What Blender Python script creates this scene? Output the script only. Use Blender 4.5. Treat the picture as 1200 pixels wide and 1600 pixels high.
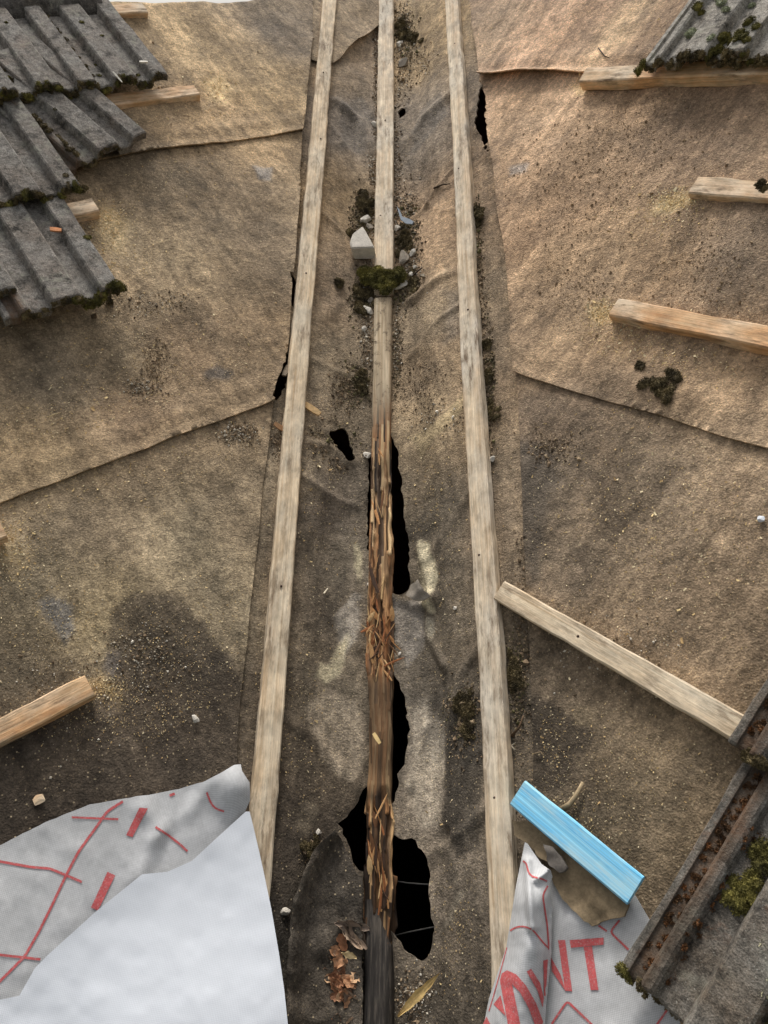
import bpy, bmesh, math, random
import numpy as np
from mathutils import Matrix, Vector
from mathutils.geometry import delaunay_2d_cdt
for o in list(bpy.data.objects): bpy.data.objects.remove(o)
sc = bpy.context.scene
COL = sc.collection
random.seed(7); rng = np.random.default_rng(7)

# ------------------------------------------------------------------ the roof's frame
S = 1.85
YAW, PITCH, ROLL, FPX, VSL, ANG = -0.110518821, 0.533796711, -0.0973542983, 1207.95351, 0.566279326, 0.737625723
CAM = np.array([0.097, 0, 1.0]) * S
def cam_axes():
    f = np.array([math.sin(YAW)*math.cos(PITCH), math.cos(YAW)*math.cos(PITCH), -math.sin(PITCH)])
    r = np.array([math.cos(YAW), -math.sin(YAW), 0.0]); u = np.cross(r, f)
    c, s = math.cos(ROLL), math.sin(ROLL)
    return np.array([c*r+s*u, -s*r+c*u, f])
MC = cam_axes()
unit = lambda v: np.asarray(v, float)/np.linalg.norm(v)
D = unit([0, 1, VSL])                                   # up along the valley
EV = {'R': np.array([math.sin(ANG), -math.cos(ANG), 0]), 'L': np.array([-math.cos(ANG), -math.sin(ANG), 0])}   # level, along the battens
NV, UV, WV = {}, {}, {}
for k in 'RL':
    n = unit(np.cross(EV[k], D)); n *= np.sign(n[2]); NV[k] = n
    u = np.cross(n, EV[k]); UV[k] = u*np.sign(u[2])     # up the slope
    w = np.cross(D, n); WV[k] = w*np.sign(w[0])*(1 if k == 'R' else -1)   # away from the valley
NV['C'] = unit(NV['R']+NV['L']); EV['C'] = unit(np.cross(D, NV['C'])); EV['C'] *= np.sign(EV['C'][0]); UV['C'] = D; WV['C'] = EV['C']

# ------------------------------------------------------------------ camera, sky, sun, exposure
cam = bpy.data.cameras.new('camera'); camo = bpy.data.objects.new('camera', cam); COL.objects.link(camo)
m = Matrix.Identity(4)
for i in range(3):
    m[i][0] = MC[0][i]; m[i][1] = MC[1][i]; m[i][2] = -MC[2][i]; m[i][3] = CAM[i]
camo.matrix_world = m
cam.sensor_fit = 'VERTICAL'; cam.sensor_height = 24; cam.lens = FPX/1600*24
cam.clip_start = 0.02; cam.clip_end = 3000
sc.camera = camo
sc.render.resolution_x = 768; sc.render.resolution_y = 1024
wd = bpy.data.worlds.new('World'); sc.world = wd; wd.use_nodes = True
nt = wd.node_tree; nt.nodes.clear()
SUN_EL, SUN_AZ = math.radians(50), math.radians(-8)      # azimuth from +Y towards +X
sky = nt.nodes.new('ShaderNodeTexSky'); sky.sky_type = 'NISHITA'; sky.sun_disc = False
sky.sun_elevation = SUN_EL; sky.sun_rotation = SUN_AZ; sky.air_density = 1.0; sky.dust_density = 6.0
hs = nt.nodes.new('ShaderNodeHueSaturation'); hs.inputs['Saturation'].default_value = 0.25
bg = nt.nodes.new('ShaderNodeBackground'); bg.inputs['Strength'].default_value = 0.115
wo = nt.nodes.new('ShaderNodeOutputWorld')
nt.links.new(sky.outputs[0], hs.inputs['Color']); nt.links.new(hs.outputs[0], bg.inputs['Color']); nt.links.new(bg.outputs[0], wo.inputs['Surface'])
sl = bpy.data.lights.new('sun', 'SUN'); sl.energy = 1.5; sl.angle = math.radians(13); sl.color = (1.0, 0.965, 0.92)
so = bpy.data.objects.new('sun', sl); COL.objects.link(so)
sd_ = Vector((math.sin(SUN_AZ)*math.cos(SUN_EL), math.cos(SUN_AZ)*math.cos(SUN_EL), math.sin(SUN_EL)))
so.rotation_euler = sd_.to_track_quat('Z', 'Y').to_euler(); so.location = (0, 0, 8)
sc.view_settings.view_transform = 'Standard'; sc.view_settings.look = 'None'
sc.view_settings.gamma = 1; sc.view_settings.use_curve_mapping = False
sc.view_settings.exposure = 0.44

# ------------------------------------------------------------------ noise
def vn(P, seed=0):
    P = np.asarray(P, float); i = np.floor(P).astype(np.int64); f = P-i; f = f*f*(3-2*f)
    def h(a, b, c):
        n = (a*374761393 + b*668265263 + c*2147483647 + seed*974634777) & 0xffffffff
        n = ((n ^ (n >> 13))*1274126177) & 0xffffffff; n = ((n ^ (n >> 16))*2246822519) & 0xffffffff
        return ((n ^ (n >> 15)) & 0xffff)/32767.5-1
    x, y, z = i[..., 0], i[..., 1], i[..., 2]; fx, fy, fz = f[..., 0], f[..., 1], f[..., 2]
    l = lambda a, b, t: a+(b-a)*t
    return l(l(l(h(x,y,z), h(x+1,y,z), fx), l(h(x,y+1,z), h(x+1,y+1,z), fx), fy),
             l(l(h(x,y,z+1), h(x+1,y,z+1), fx), l(h(x,y+1,z+1), h(x+1,y+1,z+1), fx), fy), fz)
def fbm(P, seed=0, oct=3):
    P = np.asarray(P, float); a, s = 1.0, 0.0
    for k in range(oct): s = s+a*vn(P*2**k+17.3*k, seed+k); a *= .5
    return s
def sst(a, b, x): t = np.clip((x-a)/(b-a), 0, 1); return t*t*(3-2*t)
def lin(c): return np.array([(v/255/12.92 if v/255 <= .04045 else ((v/255+.055)/1.055)**2.4) for v in c])

# ------------------------------------------------------------------ points on the roof
def ray(px, py): return MC.T @ np.array([(px-600)/FPX, -(py-800)/FPX, 1.0])
def at(px, py, side, h=0.0):                             # a measured spot of the photograph, laid on that roof slope
    r = ray(px, py); n = NV[side]; return CAM + (h-CAM@n)/(r@n)*r
def eu(px, py, side, h=0.0): P = at(px, py, side, h); return np.array([P@EV[side], P@UV[side]])
def ct(px, py, side, h=0.0): P = at(px, py, side, h); return np.array([P@WV[side], P@D])
def pt(side, e, u, h=0.0): return EV[side]*e+UV[side]*u+NV[side]*h
def bumps(P):                                            # the felt sags and swells between the rafters
    return .010*fbm(P*2.1+3.1, 11, 2)+.0035*fbm(P*9, 21, 2)+.0012*fbm(P*34, 31, 2)
def sag(side, e, u, c):                                  # folds running down the slope between rafters
    e = np.asarray(e, float); z = np.zeros_like(e)+(3.0 if side == 'L' else 8.0)
    return (.011*fbm(np.stack([e*3.4+.35*np.asarray(u), np.asarray(u)*.55, z], -1), 81, 2)+.0035*fbm(np.stack([e*12+1.5*np.asarray(u), np.asarray(u)*1.6, z], -1), 85, 2))*sst(.30, .62, np.asarray(c, float))
LAP = {'L': (1.857, 2.716), 'R': (1.835, 2.715)}
def top_h(side, e, u):                                   # height of the felt's upper side above the plane
    P = pt(side, e, u); c = P@WV[side]; h = float(bumps(P[None])[0])+float(sag(side, e, u, c))
    if c < .30: return float(vsurf(side, np.array([c]), np.array([P@D]), P[None])[0])+.002
    if c > .31: h += .006 if u < LAP[side][0] else .012 if u < LAP[side][1] else .018
    return h+.002
def on(px, py, side, lift=0.0):
    h = 0.0
    for k in range(3):
        e, u = eu(px, py, side, h); h = top_h(side, e, u)+lift
    return at(px, py, side, h)
def frame(side, P, ang=0.0, z=None):                     # matrix with local x along the battens (turned by ang in the slope), z = normal
    x = EV[side]*math.cos(ang)+UV[side]*math.sin(ang); n = NV[side] if z is None else unit(z)
    y = np.cross(n, x); M = Matrix.Identity(4)
    for i in range(3): M[i][0] = x[i]; M[i][1] = y[i]; M[i][2] = n[i]; M[i][3] = P[i]
    return M

# ------------------------------------------------------------------ mesh helpers
class MB:
    def __init__(s): s.v = []; s.f = []; s.c = []
    def add(s, v, f, c=None):
        o = len(s.v); s.v.extend([tuple(map(float, p)) for p in v]); s.f.extend([tuple(int(i)+o for i in q) for q in f])
        if c is not None: s.c.extend(c)
    def build(s, name, mat, parent=None, smooth=True, mw=None):
        me = bpy.data.meshes.new(name); me.from_pydata(s.v, [], s.f); me.validate()
        if s.c and len(s.c) == len(me.vertices):
            a = me.color_attributes.new('Col', 'FLOAT_COLOR', 'POINT')
            a.data.foreach_set('color', np.concatenate([np.array(s.c, float), np.ones((len(s.c), 1))], 1).ravel())
        return link(name, me, mat, parent, smooth, mw)
def link(name, me, mat, parent=None, smooth=True, mw=None):
    if mat is not None and not me.materials: me.materials.append(mat)
    if smooth: me.polygons.foreach_set('use_smooth', [True]*len(me.polygons))
    if smooth == 'sharp' and 'sharp_edge' not in me.attributes:
        bm = bmesh.new(); bm.from_mesh(me); sh = [len(e.link_faces) == 2 and e.calc_face_angle(0) > .30 for e in bm.edges]; bm.free()
        me.attributes.new('sharp_edge', 'BOOLEAN', 'EDGE').data.foreach_set('value', sh)
    o = bpy.data.objects.new(name, me); COL.objects.link(o)
    if parent is not None: o.parent = parent
    if mw is not None: o.matrix_world = mw
    return o
def tag(o, label=None, cat=None, group=None, kind=None):
    if label: o['label'] = label
    if cat: o['category'] = cat
    if group: o['group'] = group
    if kind or cat: o['kind'] = kind or 'thing'
    return o
def empty(name, mw=None):
    o = bpy.data.objects.new(name, None); COL.objects.link(o); o.empty_display_size = .05
    if mw is not None: o.matrix_world = mw
    return o
def pip(P, poly):
    x, y = P[:, 0], P[:, 1]; ins = np.zeros(len(P), bool); n = len(poly)
    for i in range(n):
        x0, y0 = poly[i]; x1, y1 = poly[(i+1) % n]
        if y0 == y1: continue
        c = ((y0 > y) != (y1 > y)) & (x < (x1-x0)*(y-y0)/(y1-y0)+x0); ins ^= c
    return ins
def nearest(P, poly):
    best = np.full(len(P), 1e9); Q = P.copy(); n = len(poly)
    for i in range(n):
        a = np.asarray(poly[i], float); b = np.asarray(poly[(i+1) % n], float); ab = b-a; L = ab@ab
        if L < 1e-14: continue
        t = np.clip(((P-a)@ab)/L, 0, 1); q = a+t[:, None]*ab; dd = np.hypot(*(P-q).T)
        k = dd < best; best[k] = dd[k]; Q[k] = q[k]
    return best, Q
def sdist(P, poly):
    b, q = nearest(P, poly); return np.where(pip(P, poly), b, -b), q
def rough(poly, step, amp, seed=1):
    out = []; n = len(poly); r = np.random.default_rng(seed)
    for i in range(n):
        a = np.asarray(poly[i], float); b = np.asarray(poly[(i+1) % n], float); k = max(1, int(np.hypot(*(b-a))/step))
        for j in range(k): out.append(a+(b-a)*j/k+r.normal(0, amp, 2)*(1 if j else .5))
    return np.array(out)
def grid_poly(poly, holes, g):
    poly = np.asarray(poly, float); lo = poly.min(0)-g; hi = poly.max(0)+g
    nx, ny = (np.ceil((hi-lo)/g)).astype(int)+1
    X, Y = np.meshgrid(lo[0]+g*np.arange(nx), lo[1]+g*np.arange(ny), indexing='ij'); P = np.stack([X.ravel(), Y.ravel()], 1)
    s, q = sdist(P, poly)
    for h in holes:
        h = np.asarray(h, float); bb = np.all((P > h.min(0)-2*g) & (P < h.max(0)+2*g), 1); idx = np.where(bb)[0]
        if not len(idx): continue
        s2, q2 = sdist(P[idx], h); s2 = -s2; k = s2 < s[idx]; s[idx[k]] = s2[k]; q[idx[k]] = q2[k]
    near = np.abs(s) < .56*g; P[near] = q[near]; ok = (s > -.56*g)
    id_ = np.arange(nx*ny).reshape(nx, ny)
    a, b, c, d = id_[:-1, :-1].ravel(), id_[1:, :-1].ravel(), id_[1:, 1:].ravel(), id_[:-1, 1:].ravel()
    quad = np.stack([a, b, c, d], 1); cnt = ok[quad].sum(1)
    faces = [tuple(r) for r in quad[cnt == 4]]
    for r in quad[cnt == 3]: faces.append(tuple(i for i in r if ok[i]))
    used = np.zeros(len(P), bool)
    for f in faces: used[list(f)] = True
    rm = -np.ones(len(P), int); rm[used] = np.arange(used.sum())
    return P[used], [tuple(rm[list(f)]) for f in faces]
def cdt_poly(poly, g):                                    # exact outline, even interior
    poly = np.asarray(poly, float); lo, hi = poly.min(0), poly.max(0)
    X, Y = np.meshgrid(np.arange(lo[0]+g/2, hi[0], g), np.arange(lo[1]+g/2, hi[1], g), indexing='ij'); P = np.stack([X.ravel(), Y.ravel()], 1)
    sd, _ = sdist(P, poly); P = P[sd > .45*g]; B = []
    for i in range(len(poly)):
        a, b = poly[i], poly[(i+1) % len(poly)]; k = max(1, int(np.hypot(*(b-a))/g)); B += [a+(b-a)*j/k for j in range(k)]
    n = len(B); A = [Vector((float(q[0]), float(q[1]))) for q in B]+[Vector((float(q[0]), float(q[1]))) for q in P]
    r = delaunay_2d_cdt(A, [(i, (i+1) % n) for i in range(n)], [], 1, 1e-6)
    return np.array([v[:] for v in r[0]]), [tuple(f) for f in r[2]]
def skirt(V, F, N, dep):                                  # give a sheet its thickness along every free edge
    cnt = {}
    for f in F:
        for i in range(len(f)):
            a, b = f[i], f[(i+1) % len(f)]; cnt[(a, b)] = 1
    bd = [(a, b) for (a, b) in cnt if (b, a) not in cnt]
    vs = sorted({i for e in bd for i in e}); k = len(vs); mp = {v: len(V)+i for i, v in enumerate(vs)}
    V2 = np.concatenate([V, V[vs], V[vs]-N[vs]*dep]); F2 = F+[(mp[b], mp[a], mp[a]+k, mp[b]+k) for a, b in bd]
    return V2, F2, vs+vs
def tube(mb, pts, rad, n=6, col=None):
    pts = [np.asarray(p, float) for p in pts]; o = []; F = []
    for i, p in enumerate(pts):
        t = unit(pts[min(i+1, len(pts)-1)]-pts[max(i-1, 0)]); a = unit(np.cross(t, [.3, .5, .81])); b = np.cross(t, a)
        r = rad if np.isscalar(rad) else rad[i]
        o += [p+r*(math.cos(6.2832*k/n)*a+math.sin(6.2832*k/n)*b) for k in range(n)]
    for i in range(len(pts)-1):
        for k in range(n): F.append((i*n+k, i*n+(k+1) % n, (i+1)*n+(k+1) % n, (i+1)*n+k))
    F.append(tuple(range(n))[::-1]); F.append(tuple(range((len(pts)-1)*n, len(pts)*n)))
    mb.add(o, F, None if col is None else [col]*len(o))
def ico(sub):
    bm = bmesh.new(); bmesh.ops.create_icosphere(bm, subdivisions=sub, radius=1)
    v = np.array([x.co[:] for x in bm.verts]); f = [tuple(y.index for y in x.verts) for x in bm.faces]; bm.free(); return v, f
ICO = {1: ico(1), 2: ico(2), 3: ico(3), 4: ico(4)}

# ------------------------------------------------------------------ materials
class NT:
    def __init__(s, name, rough=.9):
        s.m = bpy.data.materials.new(name); s.m.use_nodes = True; s.t = s.m.node_tree; s.b = s.t.nodes['Principled BSDF']
        s.b.inputs['Roughness'].default_value = rough; s.b.inputs['Specular IOR Level'].default_value = .25
        s.co = s.n('ShaderNodeTexCoord').outputs['Object']
    def n(s, ty, **kw):
        x = s.t.nodes.new(ty)
        for k, v in kw.items(): setattr(x, k, v)
        return x
    def lk(s, a, b): s.t.links.new(a, b)
    def val(s, i, v):
        if hasattr(v, 'is_linked') or hasattr(v, 'links'): s.lk(v, i)
        else: i.default_value = v
    def mapping(s, sc=(1, 1, 1), src=None, loc=(0, 0, 0)):
        x = s.n('ShaderNodeMapping'); x.inputs['Scale'].default_value = sc; s.val(x.inputs['Location'], loc); s.lk(src or s.co, x.inputs['Vector']); return x.outputs[0]
    def noise(s, scale, detail=4, rough=.55, vec=None, dist=0):
        x = s.n('ShaderNodeTexNoise'); x.inputs['Scale'].default_value = scale; x.inputs['Detail'].default_value = detail
        x.inputs['Roughness'].default_value = rough; x.inputs['Distortion'].default_value = dist; s.lk(vec or s.co, x.inputs['Vector']); return x.outputs['Fac']
    def voro(s, scale, vec=None, feat='F1'):
        x = s.n('ShaderNodeTexVoronoi'); x.feature = feat; x.inputs['Scale'].default_value = scale; s.lk(vec or s.co, x.inputs['Vector']); return x.outputs['Distance']
    def mr(s, v, a, b, c=0, d=1, smooth=False):
        x = s.n('ShaderNodeMapRange'); x.interpolation_type = 'SMOOTHSTEP' if smooth else 'LINEAR'
        s.lk(v, x.inputs['Value'])
        for k, q in zip(('From Min', 'From Max', 'To Min', 'To Max'), (a, b, c, d)): x.inputs[k].default_value = q
        return x.outputs['Result']
    def math(s, op, a, b):
        x = s.n('ShaderNodeMath', operation=op); s.val(x.inputs[0], a); s.val(x.inputs[1], b); return x.outputs[0]
    def mix(s, fac, a, b, blend='MIX'):
        x = s.n('ShaderNodeMix', data_type='RGBA', blend_type=blend); s.val(x.inputs[0], fac)
        for i, v in ((6, a), (7, b)):
            if isinstance(v, (tuple, list, np.ndarray)): x.inputs[i].default_value = (*[float(q) for q in v[:3]], 1)
            else: s.lk(v, x.inputs[i])
        return x.outputs[2]
    def mul(s, col, f):                                   # colour times a scalar
        x = s.n('ShaderNodeVectorMath', operation='SCALE')
        if isinstance(col, (tuple, list, np.ndarray)): x.inputs[0].default_value = tuple(map(float, col[:3]))
        else: s.lk(col, x.inputs[0])
        s.lk(f, x.inputs['Scale']); return x.outputs[0]
    def ramp(s, v, stops):
        x = s.n('ShaderNodeValToRGB'); e = x.color_ramp.elements
        while len(e) < len(stops): e.new(.5)
        for q, (p, c) in zip(e, stops): q.position = p; q.color = (*lin(c), 1)
        s.lk(v, x.inputs[0]); return x.outputs[0]
    def attr(s, n='Col'):
        x = s.n('ShaderNodeAttribute'); x.attribute_name = n; return x.outputs['Color']
    def rnd(s): return s.n('ShaderNodeObjectInfo').outputs['Random']
    def bump(s, pairs):
        prev = None
        for h, st, di in pairs:
            x = s.n('ShaderNodeBump'); x.inputs['Strength'].default_value = st; x.inputs['Distance'].default_value = di; s.lk(h, x.inputs['Height'])
            if prev: s.lk(prev, x.inputs['Normal'])
            prev = x.outputs[0]
        s.lk(prev, s.b.inputs['Normal'])
    def done(s, col, rough=None):
        if isinstance(col, (tuple, list, np.ndarray)): s.b.inputs['Base Color'].default_value = (*[float(q) for q in col[:3]], 1)
        else: s.lk(col, s.b.inputs['Base Color'])
        if rough is not None: s.lk(rough, s.b.inputs['Roughness'])
        return s.m

def felt_mat():
    s = NT('roofing_felt', .92); c = s.attr()
    uv = s.n('ShaderNodeUVMap').outputs[0]
    n1 = s.noise(5, 7, .68, dist=.3); n2 = s.noise(40, 7, .72); n3 = s.noise(300, 4, .65); n4 = s.noise(120, 4, .65)
    fb = s.noise(1, 4, .6, s.mapping((70, 330, 1), uv), 1.2); run = s.noise(1, 6, .62, s.mapping((7.5, 1.3, 1), uv), .5); run2 = s.noise(1, 6, .65, s.mapping((34, 6, 1), uv), .6)
    for v, lo, hi in ((n1, .58, 1.44), (n2, .56, 1.46), (n3, .62, 1.38), (n4, .74, 1.26), (fb, .84, 1.16), (run, .58, 1.46), (run2, .72, 1.30)):
        c = s.mul(c, s.mr(v, .28, .72, lo, hi))
    # warm and grey tints of old bitumen
    c = s.mix(s.mr(s.noise(3.2, 5, .6, dist=.6), .45, .75, 0, .3), c, s.mix(1, c, (1.08, .98, .86), 'MULTIPLY'))
    c = s.mix(s.mr(s.noise(7.7, 5, .6, dist=.8), .5, .75, 0, .55), c, s.mix(1, c, (.80, .84, .90), 'MULTIPLY'))
    # dust grains and dark grit pressed into the felt
    pale = s.math('MULTIPLY', s.mr(s.voro(270), .16, .30, 1, 0), s.mr(s.noise(14, 5, .65), .42, .62, 0, .85))
    c = s.mix(pale, c, s.mix(1, s.mul(c, s.mr(n1, 0, 1, 1.9, 2.1)), (1.05, 1, .85), 'MULTIPLY'))
    vp = s.n('ShaderNodeTexVoronoi'); vp.inputs['Scale'].default_value = 165; s.lk(s.co, vp.inputs['Vector']); spc = s.n('ShaderNodeSeparateColor'); s.lk(vp.outputs['Color'], spc.inputs[0])
    c = s.mul(c, s.mr(spc.outputs[0], 0, 1, .84, 1.16))
    big = s.math('MULTIPLY', s.mr(vp.outputs['Distance'], .18, .32, 1, 0), s.mr(spc.outputs[1], .80, .90, 0, .7)); c = s.mix(big, c, lin((206, 186, 150)))
    dark = s.math('MULTIPLY', s.mr(s.voro(170), .12, .26, 1, 0), s.mr(s.noise(11, 4), .48, .66, 0, .7))
    c = s.mix(dark, c, s.mul(c, s.mr(n1, 0, 1, .35, .5)))
    s.bump([(n2, .7, .008), (n4, .6, .004), (n3, .8, .003), (s.voro(240), .4, .0025)])
    return s.done(c, s.mr(n1, .3, .7, .82, .97))
def wood_mat(name, light, dark, grey, wear=.5, rot=0.0, orange=0.0):
    s = NT(name, .8); r = s.rnd(); sh = s.n('ShaderNodeCombineXYZ'); s.lk(s.math('MULTIPLY', r, 31.0), sh.inputs[0]); s.lk(s.math('MULTIPLY', r, 17.0), sh.inputs[1])
    v = s.mapping((1, 1, 1), None, sh.outputs[0])
    g = s.noise(1, 5, .6, s.mapping((1.6, 130, 130), v), .6); g2 = s.noise(1, 4, .65, s.mapping((9, 420, 300), v)); bl = s.noise(5.5, 5, .6, s.mapping((1, 2, 2), v)); bl2 = s.noise(22, 5, .65, s.mapping((1, 1.8, 1.8), v))
    c = s.mix(s.mr(g, .36, .66), lin(light), lin(dark))
    c = s.mul(c, s.mr(g2, .25, .75, .78, 1.2))
    c = s.mix(s.mr(bl, .42, .66, 0, wear), c, lin(grey))
    c = s.mul(c, s.mr(bl2, .28, .72, .66, 1.25))
    if orange: c = s.mix(s.mr(s.noise(4.2, 4, .5, v), .52, .64, 0, orange), c, s.mix(1, c, (1.0, .74, .50), 'MULTIPLY'))
    dk = s.math('MULTIPLY', s.mr(s.noise(34, 6, .75, s.mapping((.35, 1.8, 1.8), v)), .49, .64, 0, .9), s.mr(bl, .38, .60, .12, 1))
    c = s.mix(dk, c, lin((104, 82, 60)))
    kv = s.n('ShaderNodeTexVoronoi'); kv.inputs['Scale'].default_value = 1; s.lk(s.mapping((2.6, 11, 11), v), kv.inputs['Vector'])
    c = s.mix(s.mr(kv.outputs['Distance'], .05, .11, .7, 0), c, lin((96, 70, 46)))
    s.bump([(g, .35, .004), (g2, .4, .0015), (bl2, .2, .003)])
    return s.done(c, s.mr(bl, .3, .7, .7, .9))
def rotten_mat():
    s = NT('rotten_wood', .85)
    g = s.noise(1, 6, .7, s.mapping((2.5, 90, 90)), .8); g2 = s.noise(1, 5, .7, s.mapping((14, 420, 420))); bl = s.noise(9, 5, .6, s.mapping((.7, 2.4, 2.4)))
    c = s.mul(s.attr(), s.mr(g2, .25, .75, .5, 1.5)); c = s.mul(c, s.mr(g, .3, .7, .75, 1.25))
    rf = s.n('ShaderNodeAttribute'); rf.attribute_name = 'sound'
    pw = s.mul(s.mix(s.mr(g, .36, .66), lin((222, 204, 174)), lin((176, 152, 120))), s.mr(bl, .28, .72, .62, 1.2)); pw = s.mul(pw, s.mr(g2, .25, .75, .7, 1.25))
    pw = s.mix(s.mr(s.noise(42, 5, .7), .54, .66, 0, .85), pw, lin((84, 70, 54)))
    c = s.mix(rf.outputs['Fac'], c, pw)
    s.bump([(g, .6, .004), (g2, .7, .003)]); return s.done(c)
def tile_mat(name, base, brown, lich, rust=0.0, damp=0.0):
    s = NT(name, .93); r = s.rnd(); sh = s.n('ShaderNodeCombineXYZ'); s.lk(s.math('MULTIPLY', r, 13.0), sh.inputs[0]); s.lk(s.math('MULTIPLY', r, 29.0), sh.inputs[2])
    v = s.mapping((1, 1, 1), None, sh.outputs[0])
    n1 = s.noise(9, 6, .65, v); n2 = s.noise(75, 5, .7, v); n3 = s.noise(380, 3, .6, v)
    c = s.mix(s.mr(n1, .36, .66), lin(base), lin(brown))
    for q, lo, hi in ((n2, .45, 1.55), (n3, .45, 1.55)): c = s.mul(c, s.mr(q, .28, .72, lo, hi))
    c = s.mul(c, s.mr(r, 0, 1, .85, 1.15))
    spk = s.math('MULTIPLY', s.mr(s.voro(190, v), .10, .24, 1, 0), s.mr(s.noise(23, 4, .6, v), .46, .62, 0, .8))
    c = s.mix(spk, c, lin((172, 168, 156)))
    li = s.math('MULTIPLY', s.mr(s.noise(16, 6, .7, v, .6), .56, .64, 0, 1), s.mr(n2, .35, .6, .15, lich))
    c = s.mix(li, c, lin((150, 148, 132)))
    bk = s.math('MULTIPLY', s.mr(s.noise(24, 7, .78, v), .50, .64, 0, 1), s.mr(n1, .3, .6, .4, .95))
    c = s.mix(bk, c, lin((38, 36, 32)))
    if rust: c = s.mix(s.math('MULTIPLY', s.mr(s.noise(14, 6, .75, v, .5), .54, .66, 0, rust), s.mr(n2, .35, .62, .2, 1)), c, lin((138, 88, 54)))
    if rust:
        sx = s.n('ShaderNodeSeparateXYZ'); s.lk(s.co, sx.inputs[0]); chn = s.math('MULTIPLY', s.mr(sx.outputs[0], .008, .016, 0, 1), s.mr(sx.outputs[0], .040, .056, 1, 0)); c = s.mix(s.math('MULTIPLY', chn, s.mr(n2, .3, .6, .25, .8)), c, s.mix(s.mr(n1, .4, .6), lin((104, 76, 52)), lin((60, 48, 36))))
    if damp: c = s.mix(s.mr(s.noise(6, 5, .6, v), .4, .6, 0, damp), c, lin((44, 42, 40)))
    s.bump([(n2, .6, .005), (n3, .6, .002), (s.voro(160, v), .3, .002)]); return s.done(c)
def moss_mat(name, a, b, cc):
    s = NT(name, .95); n1 = s.noise(38, 4, .6); n2 = s.noise(300, 3, .6)
    c = s.ramp(n1, [(.30, a), (.5, b), (.70, cc)]); c = s.mul(c, s.mr(n2, .25, .75, .5, 1.5))
    s.bump([(n2, .8, .004)]); return s.done(c)
def plain(name, col, rough=.85, var=.25, sc=40, bump=.3, spec=.25):
    s = NT(name, rough); s.b.inputs['Specular IOR Level'].default_value = spec
    n1 = s.noise(sc, 5, .65); n2 = s.noise(sc*7, 3, .6)
    c = s.mul(lin(col), s.mr(n1, .28, .72, 1-var, 1+var)); c = s.mul(c, s.mr(n2, .28, .72, 1-var*.7, 1+var*.7))
    s.bump([(n1, bump, .003), (n2, bump, .001)]); return s.done(c)
def attr_mat(name, rough=.85, sc=120, var=.25):
    s = NT(name, rough); n1 = s.noise(sc, 4, .65); c = s.mul(s.attr(), s.mr(n1, .28, .72, 1-var, 1+var)); s.bump([(n1, .4, .002)]); return s.done(c)
def fabric_mat(name, col, mott, weave, soil=0.3, wave=.4):
    s = NT(name, .75); n1 = s.noise(60, 5, .7); n0 = s.noise(7, 4, .6)
    c = s.mul(lin(col), s.mr(n1, .3, .7, 1-mott, 1+mott)); c = s.mul(c, s.mr(n0, .3, .7, 1-mott*.6, 1+mott*.6))
    w = s.n('ShaderNodeTexWave'); w.inputs['Scale'].default_value = 130; s.lk(s.mapping((1, 1, .4)), w.inputs['Vector'])
    w2 = s.n('ShaderNodeTexWave'); w2.bands_direction = 'Y'; w2.inputs['Scale'].default_value = 130; s.lk(s.co, w2.inputs['Vector'])
    c = s.mul(c, s.mr(w.outputs['Fac'], 0, 1, 1-weave, 1)); c = s.mul(c, s.mr(w2.outputs['Fac'], 0, 1, 1-weave, 1))
    c = s.mix(s.math('MULTIPLY', s.mr(s.noise(21, 6, .75), .62, .74, 0, soil), s.mr(n1, .4, .6, .2, 1)), c, lin((110, 104, 98)))
    s.bump([(n0, wave, .012), (n1, .15, .002), (w.outputs['Fac'], .15, .0006)]); return s.done(c)
def ink_mat():
    s = NT('red_ink', .8); n1 = s.noise(120, 4, .7); n2 = s.noise(420, 2, .6)
    c = s.mul(lin((196, 92, 92)), s.mr(n1, .3, .7, .82, 1.2)); c = s.mix(s.mr(n2, .52, .68, 0, .45), c, lin((190, 180, 178))); return s.done(c)
def blue_mat():
    s = NT('blue_treated_wood', .7)
    g = s.noise(1, 5, .6, s.mapping((2.2, 130, 130)), .5); bl = s.noise(14, 4, .6, s.mapping((1, 2.2, 1)))
    c = s.mix(s.mr(g, .38, .66), lin((150, 218, 246)), lin((100, 188, 234))); c = s.mix(s.mr(bl, .46, .66, 0, .6), c, lin((182, 224, 234))); c = s.mul(c, s.mr(s.noise(1, 4, .6, s.mapping((2.5, 300, 200))), .28, .72, .72, 1.22)); c = s.mix(s.mr(s.noise(1, 5, .7, s.mapping((4, 170, 90)), .8), .54, .68, 0, .55), c, lin((204, 224, 222)))
    c = s.mix(s.mr(s.noise(60, 4, .6, s.mapping((.3, 3, 3))), .60, .70, 0, .5), c, lin((206, 216, 206)))
    x = s.n('ShaderNodeSeparateXYZ'); s.lk(s.co, x.inputs[0]); c = s.mix(s.mr(x.outputs[0], -.150, -.112, .85, 0), c, lin((186, 204, 178)))
    s.bump([(g, .35, .003)]); return s.done(c)
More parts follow.
